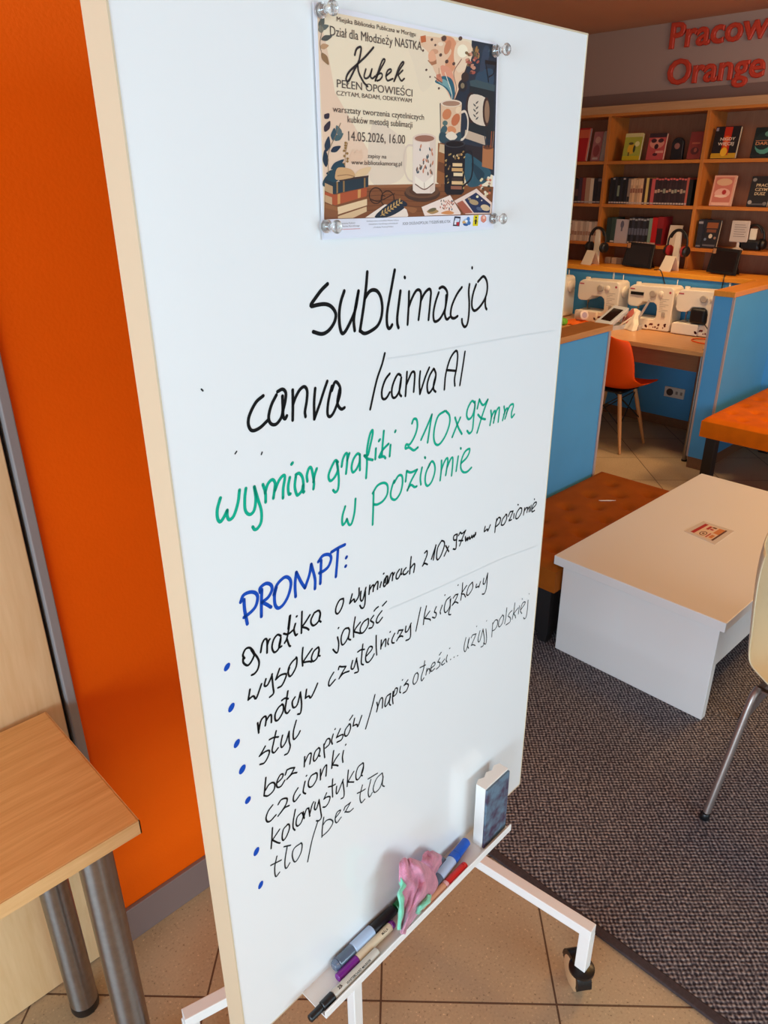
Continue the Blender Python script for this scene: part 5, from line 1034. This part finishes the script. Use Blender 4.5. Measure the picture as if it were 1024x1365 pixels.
for i in range(11): itm.append((1, .178, (54, 36, 40), 'dark brown', [foot_, (.44 + .03 * (i % 3), .56 + .04 * (i % 2), (190 - 14 * (i % 4), 146, 124)), (.93, .995, (206, 96, 90))]))
itm.append((.8, .178, (196, 96, 80), 'coral', [foot_])); itm.append((1.4, .17, (24, 26, 24), 'black', []))
row('middle', 'middle', z2, itm, 812.5, 923, 255)
face_book(949, 978, 234, z2, (222, 158, 132), 'pale pink book with a red spot face out in the middle row', lambda R, E, T: (R(.08, .12, .92, .94, (204, 116, 96)), E(.5, .78, .36, .12, (222, 170, 130)), E(.5, .42, .36, .16, (230, 168, 148)), E(.58, .45, .1, .08, (172, 36, 36)), E(.45, .32, .3, .04, (236, 196, 170)), R(.1, .02, .9, .1, (232, 176, 150))))
face_book(999, 1027, 235, z2, (34, 30, 32), 'black book with cream lettering and swirls face out in the middle row', lambda R, E, T: (T('PRAC', .28, .82, .66, .09, (214, 184, 140)), T('CZYM', .26, .84, .52, .09, (214, 184, 140)), T('DUSZ', .28, .8, .38, .09, (214, 184, 140)), E(.14, .14, .1, .07, (170, 160, 150)), E(.86, .1, .1, .06, (120, 112, 108)), E(.15, .88, .1, .06, (140, 132, 124)), E(.85, .88, .1, .05, (96, 90, 90)), R(.2, .06, .8, .1, (96, 90, 90))), spine=True)
# bottom row
itm = [(2.0, .15, (206, 176, 150), 'thick cream', [(.25, .32, (60, 40, 36)), (.8, .86, (60, 40, 36))])]
for i in range(9): itm.append((1, .145, (206 - 6 * (i % 2), 178, 156), 'ivory' if i % 2 else 'pale cream', [(.3, .5, (170, 130, 110))]))
itm.append((1, .15, (70, 60, 54), 'dark grey', []))
row('left', 'bottom', z3, itm, 755, 800, 305)
itm = [(1.5, .18, (34, 54, 50), 'dark green', []), (1.3, .18, (48, 66, 58), 'moss green', [foot_])]
row('middle', 'bottom', z3, itm, 808.5, 820, 305)
face_book(820, 837, 292, z3, (176, 160, 160), 'pale grey book face out among the spines of the bottom row', lambda R, E, T: (E(.5, .78, .14, .16, (90, 84, 100)), R(.44, .5, .56, .8, (96, 90, 104))), thick=0.012, lean=0.05)
itm = []
for i in range(7): itm.append((1, .186, [(34, 30, 36), (44, 46, 58), (28, 28, 32), (52, 50, 60)][i % 4], ['black', 'slate', 'charcoal', 'grey blue'][i % 4], [foot_, (.9, .96, (150, 146, 150)), (.35, .6, (90, 90, 104))]))
itm += [(1.1, .186, (110, 128, 112), 'sage green', [foot_]), (1.8, .192, (190, 20, 26), 'bright red', [foot_]), (2.0, .194, (130, 26, 32), 'crimson', [(.05, .6, (50, 24, 28))])]
row('centre', 'bottom', z3, itm, 838, 884, 305)
face_book(890, 907, 300, z3, (212, 188, 164), 'plain cream board leaning behind the red lined headphones', None, thick=0.008)
spine_book(xp(929, 315, SX + 0.03).y, 0.035, z3, .19, (44, 44, 52), 'dark spined book left of the ornate black book in the bottom row', 'books beside the tablet', [(.85, .93, (150, 146, 150)), (.05, .1, (120, 116, 120))])
face_book(937, 958, 293, z3, (32, 28, 34), 'ornate black book with orange lettering in the bottom row', lambda R, E, T: (R(.15, .7, .85, .9, (140, 76, 40)), R(.2, .55, .8, .66, (120, 66, 44)), E(.5, .42, .12, .08, (206, 186, 160)), E(.2, .3, .08, .05, (110, 120, 140)), E(.8, .36, .08, .05, (150, 110, 90)), R(.1, .06, .9, .12, (96, 90, 96))))
# pale tablet board on a round stand
M_tab = mat('tablet_white', (200, 182, 168), 0.4)
yt = xp(984, 320, SX + 0.05).y
tbt = thing('display_board', 'small white board on a round stand in the right bay of the bottom row', 'display board', (SX + 0.06, yt, z3))
zz0 = xp(984, 323, SX + 0.05).z; zz1 = xp(984, 294, SX + 0.05).z; hw2 = (xp(971.5, 310, SX + .05).y - xp(996, 310, SX + .05).y) / 2
mk('board', MB().box((SX + 0.048, yt - hw2, zz0), (SX + 0.062, yt + hw2, zz1)), M_tab, tbt, bev=0.012, seg=4, smooth=0)
bm_ = MB()
for i in range(6):
    z_ = zz1 - 0.025 - i * (zz1 - zz0 - 0.05) / 6; bm_.box((SX + 0.0472, yt - hw2 * (0.7 if i % 2 else 0.55), z_ - 0.004), (SX + 0.048, yt + hw2 * 0.6, z_))
mk('print', bm_, mat('tablet_print', (140, 124, 116), 0.6), tbt, smooth=0)
mk('stand', MB().lathe([(0.042, 0), (0.042, 0.006), (0.016, 0.016), (0.010, 0.02), (0.010, zz0 - z3 + 0.01)], (SX + 0.06, yt, z3), n=24), M_tab, tbt)

# ---------------------------------------------------------------- headphones
M_hp = mat('headphone_black', (18, 16, 18), 0.45); M_hpr = mat('headphone_red', (150, 26, 30), 0.5)
M_stand = mat('paper_stand', (232, 214, 190), 0.6)
def headphones(label, c, w_, h, rz, lining, tilt=0.0):
    """c = world point of the top of the band"""
    t = thing('headphones', label, 'headphones', c, rz)
    arc = [(w_ / 2 * math.cos(PI * i / 16), 0, -w_ * 0.55 + w_ * 0.55 * math.sin(PI * i / 16)) for i in range(17)]
    arc = [(w_ / 2 * 0.96, 0, -h * 0.62)] + arc + [(-w_ / 2 * 0.96, 0, -h * 0.62)]
    mk('headband', MB().tube(spline(arc, 2), 0.0065, n=10), M_hp, t, world=False)
    mk('band_pad', MB().tube(spline([(w_ * .4 * math.cos(PI * i / 8), 0, -w_ * .53 + w_ * .5 * math.sin(PI * i / 8)) for i in range(1, 8)], 2), 0.008, n=8), M_hp, t, world=False)
    for s in (-1, 1):
        e = mk('ear_cup', MB().lathe([(0.020, -0.002), (0.034, 0.004), (0.036, 0.016), (0.026, 0.026)], (s * w_ * 0.43, 0, -h * 0.74), (s, 0, 0), n=24), M_hp, t, world=False)
        mk('ear_pad', MB().lathe([(0.030, 0.0), (0.036, 0.004), (0.036, 0.012), (0.020, 0.016)], (s * w_ * 0.43 - s * 0.000, 0, -h * 0.74), (-s, 0, 0), n=24), lining, e, world=False)
    return t
CT = 1.0885
def paper_stand(label, c, rz, htop):
    t = thing('headphone_stand', label, 'headphone stand', c, rz)
    # folded board: sloping front, tall tapering upright behind
    f = MB()
    f.prism([(-0.052, 0.0), (0.052, 0.0), (0.046, 0.10), (-0.040, 0.10)], lambda u, v, d_: Vector((u, -0.055 + v * 0.42 + d_, v)), 0, 0.003)
    f.prism([(-0.052, 0.0), (0.052, 0.0), (0.046, 0.10), (-0.040, 0.10)], lambda u, v, d_: Vector((u, 0.029 - v * 0.42 + 0.003 + d_, v)), 0, 0.003)
    mk('folded_foot', f, M_stand, t, world=False, smooth=0)
    mk('upright', MB().prism([(-0.028, 0.0), (0.034, 0.0), (0.019, htop), (-0.016, htop)], lambda u, v, d_: Vector((u, 0.035 + d_, v)), 0, 0.016), M_stand, t, world=False, smooth=0)
    return t
c1 = zp(786, 352, CT); c1.x = 5.30; c2_ = zp(892, 362, CT); c2_.x = 5.30
c1.y = xp(788, 350, 5.30).y; c2_.y = xp(893, 358, 5.30).y
RZ = -PI / 2 - 0.25
def facing(c, rz, u, v, z): m_ = xf(c, rz); return m_ @ Vector((u, v, z))
paper_stand('white folded headphone stand at the left of the counter', (c1.x, c1.y, CT), RZ, 0.245)
headphones('black headphones on the left paper stand', facing((c1.x, c1.y, CT), RZ, 0.0, 0.043, 0.263), 0.17, 0.19, RZ, M_hp)
paper_stand('white folded headphone stand between the two dark devices', (c2_.x, c2_.y, CT), RZ, 0.255)
headphones('black headphones with red ear pads on the right paper stand', facing((c2_.x, c2_.y, CT), RZ, 0.0, 0.043, 0.272), 0.165, 0.19, RZ, M_hpr)
yh = xp(1004, 315, SX + 0.08).y
headphones('black headphones standing beside the small white board in the right bay', (SX + 0.09, yh, z3 + 0.165), 0.15, 0.165, -PI / 2 - 0.1, M_hp)
# boxy dark headset cradle below them
o = mk('headset_case', MB().box((SX + 0.05, yh - 0.062, z3), (SX + 0.12, yh + 0.062, z3 + 0.07)), M_hp, bev=0.016, seg=3, smooth=0)
tag(o, 'dark rounded case under the headphones in the right bay', 'case')
o = mk('paper_stand', MB().box((SX + 0.075, yh - 0.022, z3 + 0.07), (SX + 0.085, yh + 0.022, z3 + 0.14)), M_stand, smooth=0); tag(o, 'pale upright strip inside the headphones in the right bay', 'stand')

# ---------------------------------------------------------------- dark devices on the counter (angled tablets in stands)
M_dev = mat('dark_device', (20, 16, 18), 0.35); M_scr = mat('dark_screen', (30, 22, 22), 0.12)
def device(label, px, py, wpx, hpx):
    a = xp(px - wpx / 2, py, 5.33); b = xp(px + wpx / 2, py, 5.33); w_ = a.y - b.y; hh_ = xp(px, py - hpx, 5.36).z - CT
    t = thing('tablet_holder', label, 'tablet', (5.33, (a.y + b.y) / 2, CT), -PI / 2 - 0.2)
    mk('screen_body', MB().prism([(-w_ * .46, 0.006), (w_ * .52, 0.0), (w_ * .40, hh_ * .96), (-w_ * .50, hh_)], lambda u, v, d_: Vector((u, -0.03 + v * 0.38 + d_, v + 0.004)), 0, 0.014), M_dev, t, world=False, bev=0.003, smooth=0)
    mk('screen', MB().prism([(-w_ * .40, hh_ * .12), (w_ * .40, hh_ * .12), (w_ * .32, hh_ * .86), (-w_ * .42, hh_ * .88)], lambda u, v, d_: Vector((u, -0.03 + v * 0.38 + d_, v + 0.004)), -0.001, 0.0), M_scr, t, world=False, smooth=0)
    mk('rear_prop', MB().prism([(-w_ * .30, 0.0), (w_ * .30, 0.0), (w_ * .24, hh_ * .8), (-w_ * .26, hh_ * .8)], lambda u, v, d_: Vector((u, 0.085 - v * 0.45 + d_, v)), 0, 0.010), M_dev, t, world=False, smooth=0)
    mk('clip', MB().box((-w_ * .44, -0.03 + hh_ * .8 * .38 - 0.008, hh_ * .78), (-w_ * .36, -0.03 + hh_ * .8 * .38 + 0.0, hh_ * .98)), mat('clip_tan', (170, 120, 84), 0.5), t, world=False, smooth=0)
    return t
device('black tablet in a holder between the two headphone stands', 850, 354, 46, 30)
device('black tablet in a holder at the right of the counter', 963, 363, 46, 32)
# cables hanging from the counter
for pts, label in (([(5.26, 2.62, CT + 0.004), (5.215, 2.55, CT + 0.006), (5.195, 2.50, 1.02), (5.18, 2.46, 0.96), (5.17, 2.44, 0.90)], 'dark cable hanging over the counter edge above the middle sewing machine'),
                   ([(5.30, 2.13, CT + 0.004), (5.215, 2.10, CT + 0.006), (5.197, 2.095, 1.02), (5.195, 2.09, 0.94), (5.19, 2.085, 0.86)], 'dark cable hanging down by the right tablet')):
    o = mk('cable', MB().tube(spline(pts, 6), 0.0035, n=8), M_black); tag(o, label, 'cable')
c = xp(748, 347, 5.38)
o = mk('pen_case', MB().box((5.34, c.y - 0.06, CT), (5.40, c.y + 0.07, CT + 0.025)), M_black, bev=0.008, smooth=0); tag(o, 'flat black case at the left end of the counter top', 'case')
for i, (px, cc, nm) in enumerate(((811, (160, 128, 104), 'tan'), (820, (176, 150, 128), 'pale'), (826, (120, 100, 92), 'grey'))):
    y = xp(px, 343, 5.44).y; o = mk('storage_box', MB().box((5.43, y - 0.022, CT), (5.465, y + 0.022, CT + 0.045)), bmat(cc), bev=0.003, smooth=0)
    tag(o, 'tiny %s box behind the left tablet on the counter' % nm, 'box')

# ---------------------------------------------------------------- sewing machines
M_sew = mat('sewing_white', (240, 228, 208), 0.38); M_sewg = mat('sewing_grey', (176, 164, 152), 0.4); M_floral = mat('floral_print', (110, 40, 40), 0.5); M_floral2 = mat('dark_print', (60, 50, 56), 0.5)
def machine(label, yc, xfz, rz=-PI / 2, pr_col=None):
    t = thing('sewing_machine', label, 'sewing machine', (xfz + 0.09, yc, DZ_), rz, 'sewing machines on the desk')
    D = lambda u, v, d_: Vector((u * 0.84, d_, v))
    out = [(-.195, .075), (-.195, .012), (-.185, .003), (.19, .003), (.20, .015), (.20, .25), (.192, .285), (.17, .298), (-.16, .292), (-.188, .278), (-.197, .25), (-.197, .175), (-.188, .155), (-.165, .148), (-.105, .150), (-.085, .160), (-.06, .185), (.035, .188), (.062, .172), (.070, .145), (.070, .095), (.055, .078)]
    mk('body', MB().prism(out, D, -0.075, 0.075), M_sew, t, world=False, bev=0.012, seg=3, smooth=0)
    mk('free_arm', MB().prism([(-.20, .004), (.02, .004), (.02, .078), (-.19, .078), (-.20, .07)], D, -0.092, -0.074), M_sew, t, world=False, bev=0.006, smooth=0)
    mk('hand_wheel', MB().lathe([(0.030, 0), (0.040, 0.004), (0.040, 0.016), (0.032, 0.020)], (.166, .0, .225), (1, 0, 0), n=28), M_sew, t, world=False)
    mk('stitch_dial', MB().lathe([(0.024, 0), (0.024, 0.008), (0.019, 0.013)], (.02, -.0755, .245), (0, -1, 0), n=24), M_sewg, t, world=False)
    mk('stitch_dial', MB().lathe([(0.018, 0), (0.018, 0.008), (0.013, 0.012)], (.075, -.0755, .25), (0, -1, 0), n=24), M_sew, t, world=False)
    mk('reverse_lever', MB().box((.10, -.084, .10), (.125, -.0755, .13)), M_sewg, t, world=False, smooth=0, bev=0.003)
    mk('presser_foot', MB().box((-.117, -.008, .083), (-.113, .0, .15)).box((-.130, -.02, .0795), (-.100, .012, .084)).lathe([(.008, 0), (.008, .03)], (-.115, 0, .125), n=10), M_chrome, t, world=False, smooth=0)
    mk('spool_pin', MB().lathe([(.003, 0), (.003, .04)], (.13, .03, .297), n=8).lathe([(.016, 0), (.016, .004)], (.13, .03, .297), n=16), M_sew, t, world=False)
    mk('top_guide', MB().box((-.15, -.01, .285), (-.12, .01, .305)), M_sew, t, world=False, smooth=0, bev=0.002)
    fm = MB(); rd = random.Random(5)
    for i in range(17):
        u = .00 + rd.random() * .14; v = .018 + rd.random() * .042 * (0.5 + u * 3); r = .004 + rd.random() * .005
        vs = [(u + r * math.cos(2 * PI * k / 8), -.0758 if u > .02 else -.0928, v + r * math.sin(2 * PI * k / 8)) for k in range(8)]
        fm.add(vs, [tuple(range(8))], M_floral if (i % 3 or pr_col is None) else M_floral2)
    fm.box((-.155, -.0762, .262), (-.120, -.0756, .270), mat('brand_mark', (190, 80, 90), 0.5)); fm.lathe([(.008, 0), (.008, .0006)], (.14, -.0756, .262), (0, -1, 0), n=14, mt=mat('brand_mark', (190, 80, 90), 0.5))
    for i in range(8): fm.box((.075, -.0760, .215 - i * .012), (.14 - .02 * (i % 3), -.0756, .2175 - i * .012), M_sewg)
    mk('printed_marks', fm, None, t, world=False, smooth=0, fixn=False)
    return t
ms = []
for px, nm in ((728, 'white sewing machine mostly hidden behind the whiteboard edge'), (798, 'white sewing machine behind the grey cutting device and spool'), (868, 'white sewing machine in the middle with a black label strip on its head'), (936, 'white sewing machine next to the blue partition end')):
    yc = xp(px, 405, 5.03).y; ms.append((yc, machine(nm, yc, 4.99)))
M_arm = mat('hoop_grey', (190, 188, 186), 0.4)
y3 = ms[2][0]
hp = mk('embroidery_unit', MB().tube([(4.955, y3 + .08, .75), (4.96, y3 + .03, .82), (4.965, y3 - .02, .93)], .008, n=8).tube([(4.955, y3 + .17, .76), (4.955, y3 + .15, .85)], .006, n=8).box((4.93, y3 + .02, DZ_), (4.985, y3 + .2, .75)), M_arm, smooth=0)
tag(hp, 'light grey embroidery arm in front of the middle sewing machine', 'embroidery arm')
o = mk('label_strip', MB().box((-.145, -.083, .228), (-.05, -.0755, .248)), M_black, ms[2][1], world=False, smooth=0); o['label'] = 'black label strip'
# black foot pedal in the throat of the right machine
y4 = ms[3][0]
o = mk('foot_pedal', MB().box((4.985, y4 - .055, DZ_ + .083), (5.06, y4 + .055, DZ_ + .185)), M_black, bev=0.02, seg=4, smooth=0)
tag(o, 'black foot pedal tucked into the right sewing machine', 'foot pedal')
o = mk('power_cord', MB().tube(spline([(4.99, y4 - .045, DZ_ + .10), (4.97, y4 - .08, DZ_ + .075), (4.965, y4 - .11, DZ_ + .05)], 5), .003, n=6), M_black); tag(o, 'thin black cord of the foot pedal over the right machine', 'cord')
# light grey cutting machine with a dark screen
c = zp(812, 440, DZ_); c.y += 0.03
gd = thing('label_maker', 'light grey device with a dark screen in front of the second sewing machine', 'device', (c.x + 0.06, c.y, DZ_), -PI / 2 - 0.3)
mk('housing', MB().prism([(-.075, 0), (.075, 0), (.075, .035), (-.075, .035)], lambda u, v, d_: Vector((u, d_, v + (d_ + .09) * .62)), -0.09, 0.09), mat('device_grey', (188, 192, 198), 0.4), gd, world=False, bev=0.006, smooth=0)
mk('base', MB().box((-.07, -.085, 0), (.07, .085, .03)), MATS['device_grey'], gd, world=False, smooth=0)
mk('screen', MB().prism([(-.045, 0), (.05, 0), (.05, .002), (-.045, .002)], lambda u, v, d_: Vector((u, d_, v + .0352 + (d_ + .09) * .62)), -0.05, 0.06), M_scr, gd, world=False, smooth=0)
# white and pink folded craft kit beside it
c = zp(842, 436, DZ_); c.x -= 0.075; c.y -= 0.02
ck = thing('craft_kit', 'white bag with a pink print beside the grey device', 'craft kit', (c.x, c.y, DZ_), -PI / 2 - 0.5)
mk('bag', MB().prism([(-.07, 0), (.10, 0), (.085, .045), (.05, .075), (.035, .125), (-.04, .135), (-.065, .06)], lambda u, v, d_: Vector((u, d_ + v * .5, v)), -0.04, 0.0), M_sew, ck, world=False, bev=0.008, smooth=0)
mk('print', MB().prism([(-.045, .05), (.0, .04), (.02, .11), (-.015, .14), (-.05, .11)], lambda u, v, d_: Vector((u, d_ + v * .5, v)), -0.0425, -0.041).prism([(-.08, .045), (-.06, .04), (-.055, .075), (-.075, .08)], lambda u, v, d_: Vector((u, d_ + v * .5, v)), -0.0425, -0.041), mat('kit_pink', (206, 110, 96), 0.5), ck, world=False, smooth=0)
mk('handle', MB().tube(spline([(-.05, -.07, .02), (.0, -.075, .03), (.04, -.06, .06), (.06, -.03, .09)], 4), .006, n=8), M_sew, ck, world=False)
mk('dark_knob', MB().lathe([(.014, 0), (.014, .05)], (-.06, -.09, .0), (0.7, 0.1, .25), n=10), mat('kit_dark', (60, 34, 28), 0.5), ck, world=False)
# thread spool, orange pouch, green object
c = zp(766, 432, DZ_)
sp = mk('thread_spool', MB().lathe([(.030, 0), (.034, .003), (.034, .075), (.030, .078)], (c.x + .03, c.y - 0.01, DZ_ + .055), (-0.35, -.7, .2), n=28), mat('spool_white', (226, 206, 196), 0.5))
tag(sp, 'fat white spool lying on the orange pouch at the left of the desk', 'spool')
mk('core', MB().lathe([(.020, .0), (.020, .0795)], (c.x + .03, c.y - 0.01, DZ_ + .055), (-0.35, -.7, .2), n=20), mat('spool_core', (176, 156, 176), 0.5), sp)
P_ = []
for i in range(13):
    P_.append([Vector((c.x + .02 + .10 * (j / 8 - .5) * 1.5, c.y - .02 + .26 * (i / 12 - .5), DZ_ + .002 + .034 * math.sin(PI * i / 12) * math.sin(PI * j / 8) + .006 * math.sin(i * 2.1 + j * 1.7) * math.sin(PI * i / 12))) for j in range(9)])
o = mk('pouch', MB().grid(P_), mat('bright_orange_cloth', (240, 106, 12), 0.7), smooth=60, solid=0.003); tag(o, 'bright orange cloth pouch under the white spool', 'pouch')
c = zp(750, 433, DZ_)
o = mk('pin_cushion', MB().lathe([(.02, 0), (.034, .012), (.036, .028), (.026, .044), (.008, .05)], (c.x, c.y, DZ_), n=20), mat('lime_green', (106, 176, 40), 0.6)); tag(o, 'lime green round pin cushion at the left edge of the desk', 'pin cushion')
# orange loop of cable and a hook on the desk
c = zp(948, 457, DZ_)
lp = spline([(c.x + .12 * math.cos(a) * 0.7 + .01, c.y + .13 * math.sin(a), DZ_ + .004) for a in [2 * PI * i / 14 for i in range(15)]], 3)
o = mk('orange_cord', MB().tube(lp, .0036, n=8), mat('orange_cord', (236, 84, 16), 0.5)); tag(o, 'coiled bright orange cord on the right corner of the desk', 'cord')
c = zp(941, 467, DZ_)
o = mk('metal_clip', MB().tube(spline([(c.x, c.y + .02, DZ_ + .003), (c.x - .008, c.y, DZ_ + .006), (c.x, c.y - .02, DZ_ + .003)], 4), .003, n=8), M_chrome); tag(o, 'small bright metal clip at the corner of the desk', 'clip')
